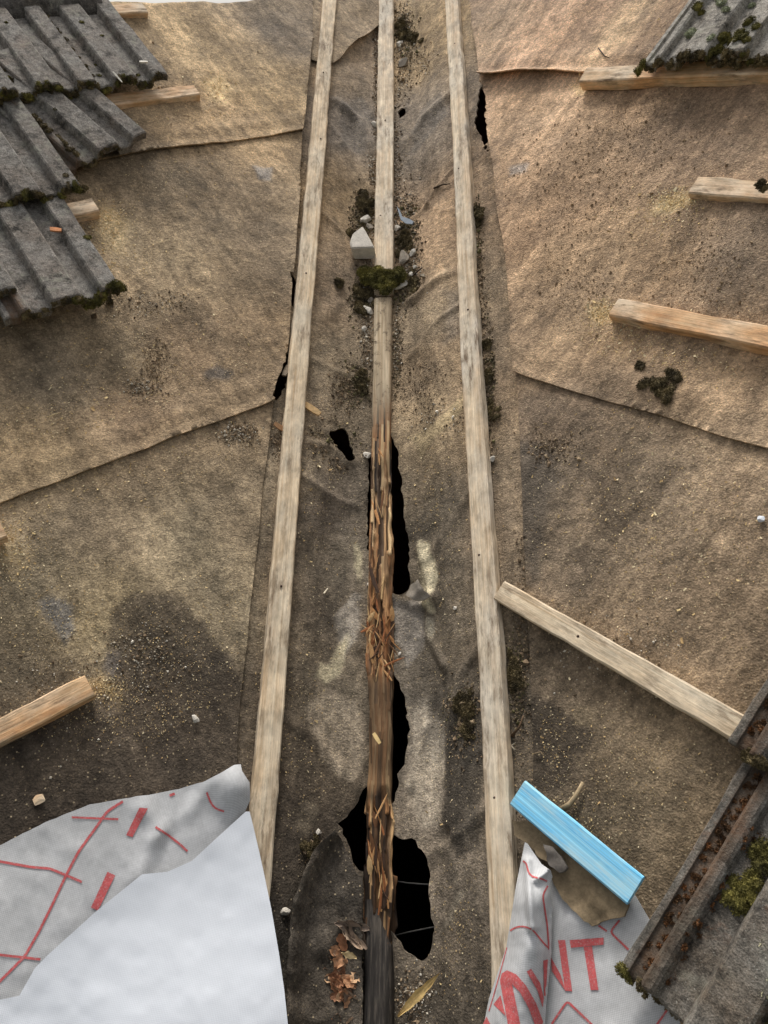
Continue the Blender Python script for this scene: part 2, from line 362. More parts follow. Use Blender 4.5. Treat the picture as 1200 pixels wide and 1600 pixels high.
M = dict(
 felt=felt_mat(),
 wood=wood_mat('weathered_batten_wood', (236, 216, 184), (206, 178, 142), (214, 204, 184), .65),
 wood_dirty=wood_mat('dirty_batten_wood', (234, 216, 186), (198, 172, 140), (214, 205, 188), .75),
 fresh=wood_mat('newer_batten_wood', (232, 198, 154), (206, 158, 112), (236, 222, 198), .75, orange=.7),
 rot=rotten_mat(),
 tile=tile_mat('concrete_tile', (130, 126, 119), (116, 107, 97), .8, .10), tile_r=tile_mat('lichened_concrete_tile', (168, 163, 153), (150, 141, 128), .9),
 tile_w=tile_mat('rust_stained_tile', (118, 115, 108), (110, 98, 84), .45, .5, .25),
 moss=moss_mat('moss', (56, 53, 28), (102, 96, 50), (152, 142, 76)), moss_dead=moss_mat('dead_moss', (56, 49, 36), (98, 86, 60), (142, 126, 90)),
 dirt=moss_mat('rusty_dirt', (62, 46, 32), (98, 72, 48), (150, 98, 58)), crust=moss_mat('yellow_lichen_crust', (150, 144, 110), (190, 184, 148), (214, 208, 176)),
 lichen=moss_mat('pale_lichen', (116, 122, 96), (164, 168, 138), (206, 208, 184)),
 grey=fabric_mat('grey_underlay', (206, 206, 205), .13, .16, .35, .12), white=fabric_mat('white_underlay_back', (224, 228, 233), .012, .08, .05, .02), ink=ink_mat(),
 blue=blue_mat(), stone=plain('pale_mortar', (206, 198, 184), .95, .2, 55, .6), mortar_d=plain('grey_mortar', (150, 140, 126), .95, .25, 60, .6),
 slate=plain('slate_shard', (112, 122, 132), .6, .15, 30), attr=attr_mat('loose_debris'), chip=attr_mat('sawdust_chips', .9, 200, .15),
 leaf=attr_mat('dry_leaf', .7, 90, .3), slab=plain('stiff_old_felt', (128, 112, 88), .92, .28, 26, .6), blackfelt=plain('black_felt', (58, 54, 50), .8, .35, 30, .7),
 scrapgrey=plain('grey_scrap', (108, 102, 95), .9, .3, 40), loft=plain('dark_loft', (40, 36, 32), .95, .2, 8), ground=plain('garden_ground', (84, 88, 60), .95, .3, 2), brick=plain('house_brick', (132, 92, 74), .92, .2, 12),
 ridge=tile_mat('ridge_concrete', (86, 82, 78), (80, 74, 66), .5), nail=plain('rusty_nail', (70, 52, 42), .6, .2, 50))

# ------------------------------------------------------------------ ground, house and loft below the roof
mb = MB(); mb.add([(-400, -400, -3.2), (400, -400, -3.2), (400, 400, -3.2), (-400, 400, -3.2)], [(0, 1, 2, 3)])
tag(mb.build('ground', M['ground'], smooth=False), kind='structure')
U0, RIDGE = .42, {'L': 3.358, 'R': None}
zr = pt('L', 0, RIDGE['L'])[2]; RIDGE['R'] = zr/UV['R'][2]
tv = zr/D[2]
EMAX = {'L': 1.0, 'R': 1.0}
def vfoot(side, u): return u/(D@UV[side])*(D@EV[side])       # e on the valley line at this u
ring = [pt('L', EMAX['L'], RIDGE['L']), D*tv, pt('R', EMAX['R'], RIDGE['R']), pt('R', EMAX['R'], U0), D*(U0/(D@UV['R'])), pt('L', EMAX['L'], U0)]
mb = MB(); k = len(ring)
top = [p+np.array([0, 0, -.035]) for p in ring]; bot = [np.array([p[0], p[1], -3.19]) for p in ring]
mb.add(top+bot, [(i, (i+1) % k, k+(i+1) % k, k+i) for i in range(k)])
tag(mb.build('house_wall', M['brick'], smooth=False), 'brick walls of the house carrying the tiled roof', 'wall')
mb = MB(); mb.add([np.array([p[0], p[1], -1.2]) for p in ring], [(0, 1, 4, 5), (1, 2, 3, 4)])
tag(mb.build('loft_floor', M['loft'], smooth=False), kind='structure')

# ------------------------------------------------------------------ felt: colours measured off the photograph, laid out on the slopes
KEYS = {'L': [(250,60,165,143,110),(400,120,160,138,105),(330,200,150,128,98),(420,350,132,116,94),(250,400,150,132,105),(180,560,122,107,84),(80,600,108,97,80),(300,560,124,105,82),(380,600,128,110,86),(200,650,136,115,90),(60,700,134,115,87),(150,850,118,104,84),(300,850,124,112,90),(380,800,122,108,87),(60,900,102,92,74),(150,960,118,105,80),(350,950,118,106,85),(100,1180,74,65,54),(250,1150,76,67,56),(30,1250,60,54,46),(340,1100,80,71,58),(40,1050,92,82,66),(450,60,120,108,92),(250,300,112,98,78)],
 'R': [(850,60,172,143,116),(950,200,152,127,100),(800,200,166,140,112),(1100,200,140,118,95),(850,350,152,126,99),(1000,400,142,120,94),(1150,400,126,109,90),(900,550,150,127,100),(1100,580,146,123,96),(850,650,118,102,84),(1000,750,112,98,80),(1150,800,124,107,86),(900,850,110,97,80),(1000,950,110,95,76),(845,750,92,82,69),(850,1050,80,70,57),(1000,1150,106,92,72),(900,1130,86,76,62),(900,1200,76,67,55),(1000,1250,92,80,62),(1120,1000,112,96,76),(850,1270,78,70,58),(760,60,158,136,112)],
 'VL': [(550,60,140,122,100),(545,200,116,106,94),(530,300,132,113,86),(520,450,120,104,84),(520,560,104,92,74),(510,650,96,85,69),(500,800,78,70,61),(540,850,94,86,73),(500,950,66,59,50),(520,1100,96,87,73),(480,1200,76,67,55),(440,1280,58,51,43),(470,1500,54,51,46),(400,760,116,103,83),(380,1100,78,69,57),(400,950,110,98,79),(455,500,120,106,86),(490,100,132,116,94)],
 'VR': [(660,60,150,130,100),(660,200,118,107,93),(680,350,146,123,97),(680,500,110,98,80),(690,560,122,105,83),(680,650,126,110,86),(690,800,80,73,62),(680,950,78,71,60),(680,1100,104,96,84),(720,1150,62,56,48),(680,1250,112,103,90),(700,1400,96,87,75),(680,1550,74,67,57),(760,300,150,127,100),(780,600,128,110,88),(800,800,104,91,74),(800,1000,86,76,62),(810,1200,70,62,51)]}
# stains, pale streaks, and darker patches on the two upper valley dents: polygon or ellipse on the slope, colour, strength, edge softness in metres
ST = {'L': [([(140,335),(170,325),(200,350),(195,400),(160,380)], (206,184,140), .5, .03), ([(318,138),(345,128),(362,148),(345,168),(322,160)], (206,184,140), .55, .025), ([(140,1075),(165,1062),(200,1085),(190,1105),(155,1095)], (190,164,118), .55, .018), ([(10,830),(35,840),(50,880),(30,900),(5,870)], (190,166,124), .45, .02), ([(165,985),(172,950),(215,935),(270,945),(330,980),(375,1030),(385,1150),(365,1210),(200,1270),(0,1330),(0,1190),(140,1110),(178,1050)], (66,58,49), .76, .010),
            ([(65,935),(85,928),(110,940),(116,975),(103,1000),(88,985),(70,960)], (98,96,93), .8, .005), ([(315,590),(340,580),(362,592),(355,606),(325,603)], (82,77,72), .8, .006),
            ([(165,1015),(195,1020),(200,1045),(180,1060),(165,1040)], (96,90,84), .7, .008), ([(395,268),(432,266),(430,290),(402,286)], (120,118,116), .7, .008)],
      'R': [([(1035,310),(1075,302),(1090,318),(1050,335),(1020,335)], (216,196,150), .65, .02), ([(930,478),(952,470),(958,500),(940,512),(925,500)], (206,184,138), .6, .016), ([(895,125),(915,128),(918,142),(900,142)], (206,184,138), .55, .014), ([(1000,0),(1040,0),(985,70),(920,110),(940,60)], (196,170,132), .4, .04), ([(800,420),(870,350),(960,330),(900,430),(830,500)], (176,150,118), .4, .05), ([(800,1100),(838,1085),(915,1125),(925,1145),(900,1180),(885,1230),(850,1240),(810,1225)], (62,55,46), .85, .005), ([(806,690),(850,690),(868,760),(850,820),(835,900),(815,920)], (84,77,68), .7, .014),
            ([(900,1090),(935,1085),(930,1120),(900,1130)], (140,125,100), .5, .005), ([(800,265),(835,262),(830,275),(802,278)], (128,124,120), .7, .006), ([(905,740),(960,720),(1080,740),(1010,790),(960,840)], (92,81,67), .55, .016),
            ([(880,870),(930,830),(960,900),(930,960),(890,920)], (90,79,66), .5, .016)],
      'VL': [([(545,920),(560,930),(565,1000),(545,1030),(525,960)], (128,121,110), .85, .005), ([(498,1042),(520,1038),(548,990),(552,1010),(535,1060),(512,1078),(490,1065)], (168,158,130), .85, .006), ([(545,840),(552,850),(558,870),(552,905),(546,880)], (170,160,130), .7, .006),
             ([(470,1120),(520,1080),(565,1100),(570,1180),(545,1230),(500,1190)], (138,126,108), .8, .005), ([(525,170),(565,150),(582,190),(570,240),(535,230)], (102,96,88), .6, .012), ([(470,1260),(490,1270),(480,1310),(465,1290)], (110,100,84), .6, .006)],
      'VR': [([(645,840),(652,835),(660,870),(672,925),(665,950),(650,935),(648,900)], (196,186,156), .85, .005), ([(700,1130),(715,1090),(750,1085),(760,1200),(760,1320),(720,1322),(700,1280),(707,1230),(698,1180)], (58,53,46), .85, .006),
             ([(640,1100),(660,1080),(690,1110),(704,1240),(690,1290),(660,1290),(640,1240)], (148,138,122), .85, .005), ([(615,940),(655,935),(650,1000),(625,1040),(612,1000)], (124,118,109), .85, .005), ([(640,680),(700,640),(740,600),(725,640),(680,680),(650,715)], (152,136,104), .65, .005),
             ([(655,955),(668,960),(664,990),(656,975)], (168,160,140), .8, .005), ([(735,1380),(722,1400),(715,1430),(700,1445),(712,1410),(725,1370)], (150,140,122), .8, .006), ([(655,170),(690,140),(700,180),(670,215),(640,240)], (106,100,92), .6, .012), ([(700,450),(740,440),(735,520),(700,540)], (96,90,82), .5, .016)]}
def paint(key, side, P):
    """P: n x 3 points of the sheet"""
    warp = .035*np.stack([fbm(P*7, 41, 3), fbm(P*7+9, 51, 3)], 1)+.008*np.stack([fbm(P*40, 61, 2), fbm(P*40+9, 71, 2)], 1)
    EU = np.stack([P@EV[side], P@UV[side]], 1)+warp*.9
    W = np.zeros(len(P)); C = np.zeros((len(P), 3))
    for (x, y, r, g, b) in KEYS[key]:
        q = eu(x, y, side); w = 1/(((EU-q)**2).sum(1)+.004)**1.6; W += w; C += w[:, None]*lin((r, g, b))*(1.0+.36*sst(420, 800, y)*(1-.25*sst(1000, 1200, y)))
    C /= W[:, None]
    EU = EU-warp*.9+warp*.62
    for poly, col, st, soft in ST[key]:
        pl = np.array([eu(x, y, side) for x, y in poly]); lo = pl.min(0)-.06; hi = pl.max(0)+.06
        idx = np.where(np.all((EU > lo) & (EU < hi), 1))[0]
        if not len(idx): continue
        s, _ = sdist(EU[idx], pl); w = sst(-soft, soft, s)*st; C[idx] = C[idx]*(1-w[:, None])+w[:, None]*lin(col)
    C = C*.94+.06*C.mean(1, keepdims=True); return C*np.array([1.34, 1.31, 1.28])*(1.08 if key[0] == 'V' else 1.02)
# holes and tears (photograph points)
HOLES = [('R', [(752,124),(758,145),(762,175),(763,205),(767,252),(760,240),(755,222),(749,208),(742,196),(745,180),(743,165),(748,150)]),
 ('R', [(622,178),(628,171),(636,167),(632,180),(627,189)]), ('L', [(484,62),(490,64),(491,80),(486,77)]),
 ('L', [(453,428),(464,440),(463,470),(459,500),(455,470)]), ('L', [(452,540),(456,560),(448,595),(432,625),(421,640),(430,605),(440,575)]),
 ('L', [(508,676),(526,671),(541,669),(554,717),(540,721),(528,700)]), ('R', [(605,676),(614,684),(621,700),(627,760),(632,830),(640,900),(635,922),(624,932),(604,930)]),
 ('L', [(582,700),(575,720),(574,860),(583,866),(590,860),(590,700)]), ('R', [(604,1035),(616,1050),(628,1085),(634,1130),(631,1165),(626,1200),(617,1240),(606,1310)]),
 ('R', [(604,1300),(622,1308),(640,1308),(654,1330),(662,1365),(664,1420),(671,1450),(664,1475),(654,1500),(645,1500),(625,1485),(604,1450)]),
 ('L', [(532,1282),(545,1276),(556,1262),(565,1236),(575,1226),(590,1232),(590,1366),(562,1364),(552,1350),(545,1318)]),
 ('R', [(681,1305),(687,1300),(685,1314)]), ('R', [(691,1310),(694,1306),(694,1314)]), ('R', [(681,1345),(686,1343),(683,1352)])]
def to2(side, pts, h=0): return np.array([eu(x, y, side, h) for x, y in pts])
EDGE = {'R': [(735,-60),(737,0),(752,126),(772,260),(790,400),(803,560),(808,600),(818,760),(824,900),(830,1050),(834,1180),(838,1320),(842,1700)],
        'L': [(494,-60),(490,0),(484,90),(470,230),(466,330),(458,420),(446,560),(424,640),(410,760),(398,880),(386,980),(374,1120),(366,1230),(352,1400),(335,1700)]}
def sheet(name, side, u0, u1, lift, label, seed, loosen=0.004):
    ed = to2(side, EDGE[side]); o = np.argsort(ed[:, 1]); ed = ed[o]
    us = np.linspace(u0, u1, int((u1-u0)/.05)+2); es = np.interp(us, ed[:, 1], ed[:, 0])
    es = es+.004*fbm(np.stack([us*14, us*0, us*0+seed], 1), 5, 2)
    low = [(e, u0+.003*float(vn(np.array([[e*8, seed, .5]]))[0])) for e in np.arange(EMAX[side], es[0]+.04, -.05)]
    poly = [(e, u) for e, u in zip(es, us)]+[(EMAX[side], u1)]+low
    hs_ = [rough(to2(side, h), .010, .0030, i+3) for i, (s, h) in enumerate(HOLES) if s == side]
    V2, F = grid_poly(poly, hs_, .0080)
    if side == 'R': F = [f for f in F]
    P0 = V2[:, :1]*EV[side]+V2[:, 1:]*UV[side]
    h = bumps(P0)+sag(side, V2[:, 0], V2[:, 1], P0@WV[side])+lift
    a = V2[:, 1]-u0; b = V2[:, 0]-np.interp(V2[:, 1], us, es)
    fr = np.stack([V2[:, 0]*5, V2[:, 0]*0+seed, V2[:, 0]*0], 1)
    h += .005*np.exp(-((a-.055)/.03)**2)+np.exp(-(a/.018)**2)*loosen*(1+1.1*vn(fr, 9))+np.exp(-(b/.022)**2)*.0035*(1+.9*vn(np.stack([V2[:, 1]*6, V2[:, 1]*0+seed, V2[:, 1]*0], 1), 8))
    P = P0+h[:, None]*NV[side]; Cc = paint(side, side, P)
    N = np.repeat(NV[side][None], len(P), 0); n0 = np.cross(P[F[0][1]]-P[F[0][0]], P[F[0][2]]-P[F[0][1]])@NV[side]
    if n0 < 0: F = [f[::-1] for f in F]
    V, F, vs = skirt(P, F, N, .004); Cc = np.concatenate([Cc, Cc[vs]*1.15]); UVc = np.concatenate([V2, V2[vs]])
    return felt_obj(name, V, F, Cc, UVc, label)
def felt_obj(name, V, F, Cc, UVc, label):
    mb = MB(); mb.add(V, F, list(Cc)); o = mb.build(name, M['felt']); me = o.data
    uvl = me.uv_layers.new(name='UVMap'); li = np.zeros(len(me.loops), int); me.loops.foreach_get('vertex_index', li)
    uvl.data.foreach_set('uv', UVc[li].ravel()); tag(o, label, 'roofing felt'); return o
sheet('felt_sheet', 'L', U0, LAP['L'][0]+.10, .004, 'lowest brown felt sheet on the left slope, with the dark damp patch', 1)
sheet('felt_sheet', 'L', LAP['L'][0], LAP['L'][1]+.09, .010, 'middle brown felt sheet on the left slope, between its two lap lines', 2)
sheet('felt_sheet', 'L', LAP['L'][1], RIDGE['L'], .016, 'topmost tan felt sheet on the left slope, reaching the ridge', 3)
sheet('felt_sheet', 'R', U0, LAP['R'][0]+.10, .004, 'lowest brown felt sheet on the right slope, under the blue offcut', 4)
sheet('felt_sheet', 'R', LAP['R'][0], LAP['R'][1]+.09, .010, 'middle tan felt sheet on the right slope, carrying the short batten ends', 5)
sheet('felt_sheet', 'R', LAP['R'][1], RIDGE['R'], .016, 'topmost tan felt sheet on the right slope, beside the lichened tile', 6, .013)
# the strip laid up the valley itself
def vsurf(side, c, t, P0):
    h = bumps(P0)*np.clip(np.abs(c)/.06, .3, 1)-.001
    h += .010*np.exp(-(c/.045)**2)-.014*np.exp(-((np.abs(c)-.105)/.05)**2)
    h += .017*np.exp(-((np.abs(c)-.12)/.06)**2)*fbm(np.stack([t*3.1, c*0+(1 if side == 'R' else 7), c*2], 1), 77, 2)
    return h
FOLD = [('L', [(505,180),(545,235),(582,300)], .006, .009), ('L', [(500,330),(540,360),(572,425)], .005, .009), ('L', [(484,560),(525,580),(570,590)], .005, .010), ('L', [(462,740),(510,770),(560,790)], .006, .010), ('L', [(450,900),(480,960),(500,1040)], .006, .011), ('R', [(716,255),(670,300),(630,345)], .006, .009), ('R', [(730,470),(690,500),(640,560)], .006, .010), ('R', [(728,330),(690,330),(650,300)], .004, .008), ('R', [(742,760),(700,820),(660,870)], .006, .012), ('R', [(752,1010),(715,1060),(700,1130)], .006, .010), ('L', [(440,1120),(490,1150),(560,1230)], .006, .012), ('R', [(770,1260),(720,1300),(670,1330)], .006, .010), ('R', [(690,1440),(720,1380),(745,1330)], .006, .010),
        ('L', [(520,92),(545,72),(580,48),(600,25)], .006, .008), ('R', [(640,705),(680,672),(730,620)], .003, .022), ('R', [(640,470),(690,432),(725,420)], .006, .014), ('L', [(535,470),(500,500),(480,540)], .005, .02),
        ('R', [(700,150),(660,185),(632,225)], .010, .022), ('L', [(525,160),(560,190),(585,240)], .010, .02), ('L', [(470,690),(520,700),(560,730),(572,780)], .006, .014), ('L', [(540,840),(552,900),(545,960),(560,1010)], .010, .016),
        ('R', [(650,850),(662,900),(668,940)], .014, .010), ('R', [(664,935),(660,990),(690,1040)], .008, .008), ('R', [(655,1130),(645,1180),(638,1230)], .010, .008), ('R', [(620,935),(650,945),(670,930)], .016, .012)]
V_all = []
for side, key in (('L', 'VL'), ('R', 'VR')):
    poly = [(0, .40), (.46, .40), (.46, tv-.02), (0, tv-.02)]
    hs_ = [rough(np.array([ct(x, y, side) for x, y in h]), .010, .0030, i+3) for i, (s, h) in enumerate(HOLES) if s == side]
    V2, F = grid_poly(poly, hs_, .0062)
    P0 = V2[:, :1]*WV[side]+V2[:, 1:]*D
    h = vsurf(side, V2[:, 0], V2[:, 1], P0)
    for s, pl, hh, ww in FOLD:
        if s != side: continue
        q = np.array([ct(x, y, side) for x, y in pl]); lo, hi = q.min(0)-.1, q.max(0)+.1; idx = np.where(np.all((V2 > lo) & (V2 < hi), 1))[0]
        dd, _ = nearest(V2[idx], list(q)+list(q[::-1])); h[idx] += 1.35*hh*np.exp(-(dd/ww)**2)*(.75+.6*fbm(P0[idx]*9, 64, 2))
    # hole rims curl a little
    for s_, hp in [(s, h_) for s, h_ in HOLES if s == side]:
        q = np.array([ct(x, y, side) for x, y in hp]); lo, hi = q.min(0)-.04, q.max(0)+.04; idx = np.where(np.all((V2 > lo) & (V2 < hi), 1))[0]
        if len(idx): dd, _ = nearest(V2[idx], q); h[idx] += .010*np.exp(-(dd/.012)**2)*(fbm(P0[idx]*14, 4, 2)+.1)
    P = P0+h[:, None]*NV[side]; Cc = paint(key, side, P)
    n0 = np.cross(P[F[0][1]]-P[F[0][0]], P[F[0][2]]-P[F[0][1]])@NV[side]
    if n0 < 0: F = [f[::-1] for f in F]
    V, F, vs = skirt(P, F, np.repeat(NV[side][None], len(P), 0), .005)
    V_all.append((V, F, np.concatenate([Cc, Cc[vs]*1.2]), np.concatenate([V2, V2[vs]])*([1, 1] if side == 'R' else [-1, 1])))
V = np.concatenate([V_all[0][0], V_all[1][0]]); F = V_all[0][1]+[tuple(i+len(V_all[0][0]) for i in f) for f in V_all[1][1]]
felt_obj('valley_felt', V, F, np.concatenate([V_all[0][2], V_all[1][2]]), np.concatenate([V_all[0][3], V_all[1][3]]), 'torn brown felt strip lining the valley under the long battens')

# ------------------------------------------------------------------ battens
def batten_mesh(name, L, w, t, seed, bow=.004, chip=.0018):
    nx = max(6, int(L/.025)); prof = []
    b = .003
    for (y, z) in ((-w/2+b, 0), (-w/2, b), (-w/2, t/2), (-w/2, t-b), (-w/2+b, t), (-w/6, t), (w/6, t), (w/2-b, t), (w/2, t-b), (w/2, t/2), (w/2, b), (w/2-b, 0)): prof.append((y, z))
    n = len(prof); V = []; F = []
    for i in range(nx+1):
        x = L*i/nx
        for (y, z) in prof: V.append((x, y, z))
    V = np.array(V); q = V*np.array([3, 60, 60])+seed*7.7
    V[:, 1] += bow*fbm(np.stack([V[:, 0]*1.3, V[:, 0]*0+seed, V[:, 0]*0], 1), 3, 2)+chip*fbm(V*np.array([22, 30, 30])+seed, 4, 2)
    V[:, 2] += chip*fbm(V*np.array([17, 40, 40])+seed*3, 5, 2)
    for i in range(nx):
        for k in range(n): F.append((i*n+k, (i+1)*n+k, (i+1)*n+(k+1) % n, i*n+(k+1) % n))
    F.append(tuple(range(n))); F.append(tuple(range(nx*n, nx*n+n))[::-1])
    me = bpy.data.meshes.new(name); me.from_pydata([tuple(v) for v in V], [], [f[::-1] for f in F]); me.update()
    return me
def batten(name, side, A, B, w, t, mat, label, seed, group=None, holes=()):
    """A, B: 3-D ends of the bottom centre line"""
    A = np.asarray(A); B = np.asarray(B); x = unit(B-A); n = NV[side]-x*(NV[side]@x); n = unit(n); y = np.cross(n, x); mw = Matrix.Identity(4)
    for i in range(3): mw[i][0] = x[i]; mw[i][1] = y[i]; mw[i][2] = n[i]; mw[i][3] = A[i]
    L = np.linalg.norm(B-A)
    e = empty(name, mw); tag(e, label, 'batten', group)
    o = link('board', batten_mesh(name, L, w, t, seed), M[mat], None, False); o.parent = e
    for (hx, hy) in holes:
        nb = MB(); v, f = ICO[1]; nb.add(v*np.array([.0032, .0032, .0012])+np.array([hx*L, hy*w, t+.0004]), f); q = nb.build('nail_head', M['nail']); q.parent = o
    return e
def cpt(side, c, t, h): return WV[side]*c+D*t+NV[side]*h
HB = .001
def ctp(px, py, side, h): return ct(px, py, side, h)
a = ctp(517, 0, 'L', .027); b = ctp(411, 1250, 'L', .027)
k = (a[0]-b[0])/(a[1]-b[1]); f = lambda t: b[0]+(t-b[1])*k
batten('valley_batten', 'L', cpt('L', f(.62), .62, HB), cpt('L', f(tv-.06), tv-.06, HB), .048, .027, 'wood', 'long weathered batten running up the left side of the valley', 1, None, [(.55, .1), (.72, -.1), (.82, .1), (.28, 0)])
a = ctp(705, 0, 'R', .027); b = ctp(776, 1300, 'R', .027)
k = (a[0]-b[0])/(a[1]-b[1]); f = lambda t: b[0]+(t-b[1])*k
batten('valley_batten', 'R', cpt('R', f(.60), .60, HB), cpt('R', f(tv-.1), tv-.1, HB), .049, .027, 'wood_dirty', 'long dirty batten running up the right side of the valley', 2, None, [(.16, 0), (.30, .1), (.5, 0), (.66, .1), (.84, -.1)])
def tile_batten(side, px, py, e1, label, seed, w=.045, t=.025, mat='fresh', skew=0.0, group=None, holes=()):
    e, u = eu(px, py, side, t+.004)
    return batten('tile_batten', side, pt(side, e, u, .004), pt(side, e1, u+skew, .004), w, t, mat, label, seed, group, holes)
tile_batten('R', 779, 922, .9, 'pale batten running from the valley to the rusty corner tiles on the right', 11, .044, .025, 'wood', 0, None, [(.36, .1), (.12, 0)])
tile_batten('R', 960, 476, .9, 'sawn batten end on the right slope just above the dark moss clump', 12, .046, .030)
tile_batten('R', 1082, 291, .9, 'short sawn batten end at the right edge, second below the lichened tile', 13, .046, .030)
tile_batten('R', 911, 116, .9, 'sawn batten lying under the lichened tile at upper right', 14, .046, .034)
tile_batten('L', 308, 140, .9, 'sawn batten poking out from under the top row of left tiles', 15, .046, .034)
tile_batten('L', 150, 320, .9, 'short clean batten end beside the mossy left tile corner', 16, .046, .032)
tile_batten('L', 226, 11, .9, 'batten end at the ridge beside the top left tiles', 17, .046, .034)
tile_batten('L', 3, 822, .9, 'barely visible red stained batten tip at the left edge', 18, .046, .028)
tile_batten('L', 139, 1068, .9, 'sawn batten entering from the left above the grey underlay', 19, .045, .028)

# valley floor timbers
cx = lambda px, py, h: at(px, py, 'C', h)
def vt(l, t, h): return EV['C']*l+D*t+NV['C']*h
p0 = cx(599, 452, .042); p1 = cx(604, 0, .042); x0 = (p0@EV['C'], p0@D); x1 = (p1@EV['C'], p1@D)
k = (x1[0]-x0[0])/(x1[1]-x0[1])
batten('valley_batten', 'C', vt(x0[0], x0[1], .016), vt(x0[0]+k*(tv-.08-x0[1]), tv-.08, .016), .055, .026, 'wood_dirty', 'grey batten up the valley centre, above the mossy gap', 21, None, [(.2, .2), (.5, 0)])
q0 = cx(598, 466, .040); q1 = cx(595, 655, .040); a0 = (q0@EV['C'], q0@D); a1 = (q1@EV['C'], q1@D)

# ------------------------------------------------------------------ rotten lower valley timber
CL = [(598,466,28),(597,560,28),(595,650,29),(594,760,32),(593,850,35),(592,950,38),(593,1050,40),(594,1150,38),(591,1250,38),(590,1340,42),(590,1430,46)]
pts_ = []
for px, py, w in CL:
    p = cx(px, py, .036); pts_.append((p@D, p@EV['C'], np.linalg.norm(cx(px+w/2, py, .036)-cx(px-w/2, py, .036))))
pts_ = np.array(pts_)[::-1]
t0, t1 = pts_[0, 0]-.05, pts_[-1, 0]
nx, ny = 520, 62
X = np.linspace(t0, t1, nx); V = []; Cc = []
pyv = np.interp(X, pts_[:, 0], [q[1] for q in CL][::-1])
cen = np.interp(X, pts_[:, 0], pts_[:, 1]); wid = np.interp(X, pts_[:, 0], pts_[:, 2])
AJ = np.concatenate([np.linspace(-.18*math.pi, 1.18*math.pi, ny-6), np.linspace(1.18*math.pi, 1.82*math.pi, 8)[1:-1]])
for i in range(nx):
    for a in AJ:
        ca, sa = math.cos(a), math.sin(a); n_ = 5
        r = (abs(ca)**n_+abs(sa)**n_)**(-1/n_)
        V.append((X[i]-t0, r*ca*.5*wid[i], .018+r*sa*.022))
V = np.array(V); cy = np.repeat(pyv, ny); rotn = sst(640, 760, cy)
g = fbm(V*np.array([5, 95, 95])+5, 91, 3); g2 = fbm(V*np.array([26, 160, 160]), 95, 2); g3 = fbm(V*np.array([9, 20, 20]), 99, 3)
ln = np.floor(V[:, 1]/.0052+.9*fbm(np.stack([V[:, 0]*6, V[:, 1]*20, V[:, 2]*0], 1), 44, 2)+40+np.floor(V[:, 2]/.012)*7)   # lengthwise fibres
hsh = lambda k, q: (np.sin(k*127.1+q*311.7)*43758.5453) % 1
seg = np.floor(V[:, 0]/(.08+.16*hsh(ln, 1))+hsh(ln, 2)*7); cell = ln*13.7+seg*3.1; rh = hsh(cell, 3); rc = hsh(cell, 4); rl = hsh(ln, 5)
up = np.clip((V[:, 2]-.02)/.02, 0, 1)
decay = rotn*(.55+.45*sst(-.2, .5, g3))*(1-.65*sst(1040, 1075, cy)*(1-sst(1225, 1262, cy)))
strong = rotn*(sst(940, 965, cy)*(1-sst(1040, 1070, cy))+sst(1250, 1275, cy)+.45*sst(690, 760, cy)*(1-sst(940, 965, cy)))
V[:, 2] += up*decay*((.010+.010*strong)*(rh-.75)+.006*(rl-.5)+.004*g+.003*g2)-up*rotn*.006*np.clip(g3, 0, 1); V[:, 1] *= 1+rotn*(.16*g3+.05*g-.04); V[:, 1] += rotn*.002*g2+np.sign(V[:, 1])*sst(.012, .022, np.abs(V[:, 1]))*strong*(.009*(hsh(cell, 7)-.6)+.004*g2)
pal = np.array([lin(c) for c in ((84, 66, 50), (134, 104, 76), (188, 152, 112), (220, 190, 146), (56, 46, 38), (168, 126, 88), (120, 102, 84), (204, 174, 134))])
ci = np.minimum((rc*8).astype(int), 7); Cc = pal[ci]*(.75+.5*np.clip(g2*.5+.5, 0, 1))[:, None]
def tintc(y, cols): return np.stack([np.interp(y, [c[0] for c in cols], [c[1][k] for c in cols]) for k in range(3)], 1)
tint = tintc(cy, [(466, (1, 1, 1)), (660, (.7, .7, .72)), (690, (.9, .85, .8)), (800, (1.25, 1.2, 1.15)), (900, (1.1, 1.05, 1.0)), (960, (1.0, .85, .72)), (1020, (1.05, .85, .7)), (1080, (.7, .68, .66)), (1200, (.85, .82, .78)), (1225, (1.3, 1.25, 1.15)), (1245, (.35, .35, .35)), (1270, (1.2, 1.1, .95)), (1340, (.9, .78, .66)), (1430, (.75, .68, .6))])
wetd = sst(.05, .5, fbm(V*np.array([7, 30, 30])+3, 57, 3))*rotn
calm = sst(1040, 1075, cy)*(1-sst(1225, 1262, cy)); Cc = Cc*(1-.7*calm[:, None])+.7*calm[:, None]*lin((118, 94, 70))*(.8+.3*g)[:, None]
Cc = Cc*(1-.55*(strong*sst(.45, .15, rh))[:, None])
Cc = Cc*tint; Cc = Cc*(1-wetd[:, None]*.5)+wetd[:, None]*.5*lin((40, 34, 29)); Cc = np.clip(Cc, .008, 1)
F = []
for i in range(nx-1):
    for j in range(ny): F.append((i*ny+j, i*ny+(j+1) % ny, (i+1)*ny+(j+1) % ny, (i+1)*ny+j))
F.append(tuple(range(ny))[::-1]); F.append(tuple((nx-1)*ny+j for j in range(ny)))
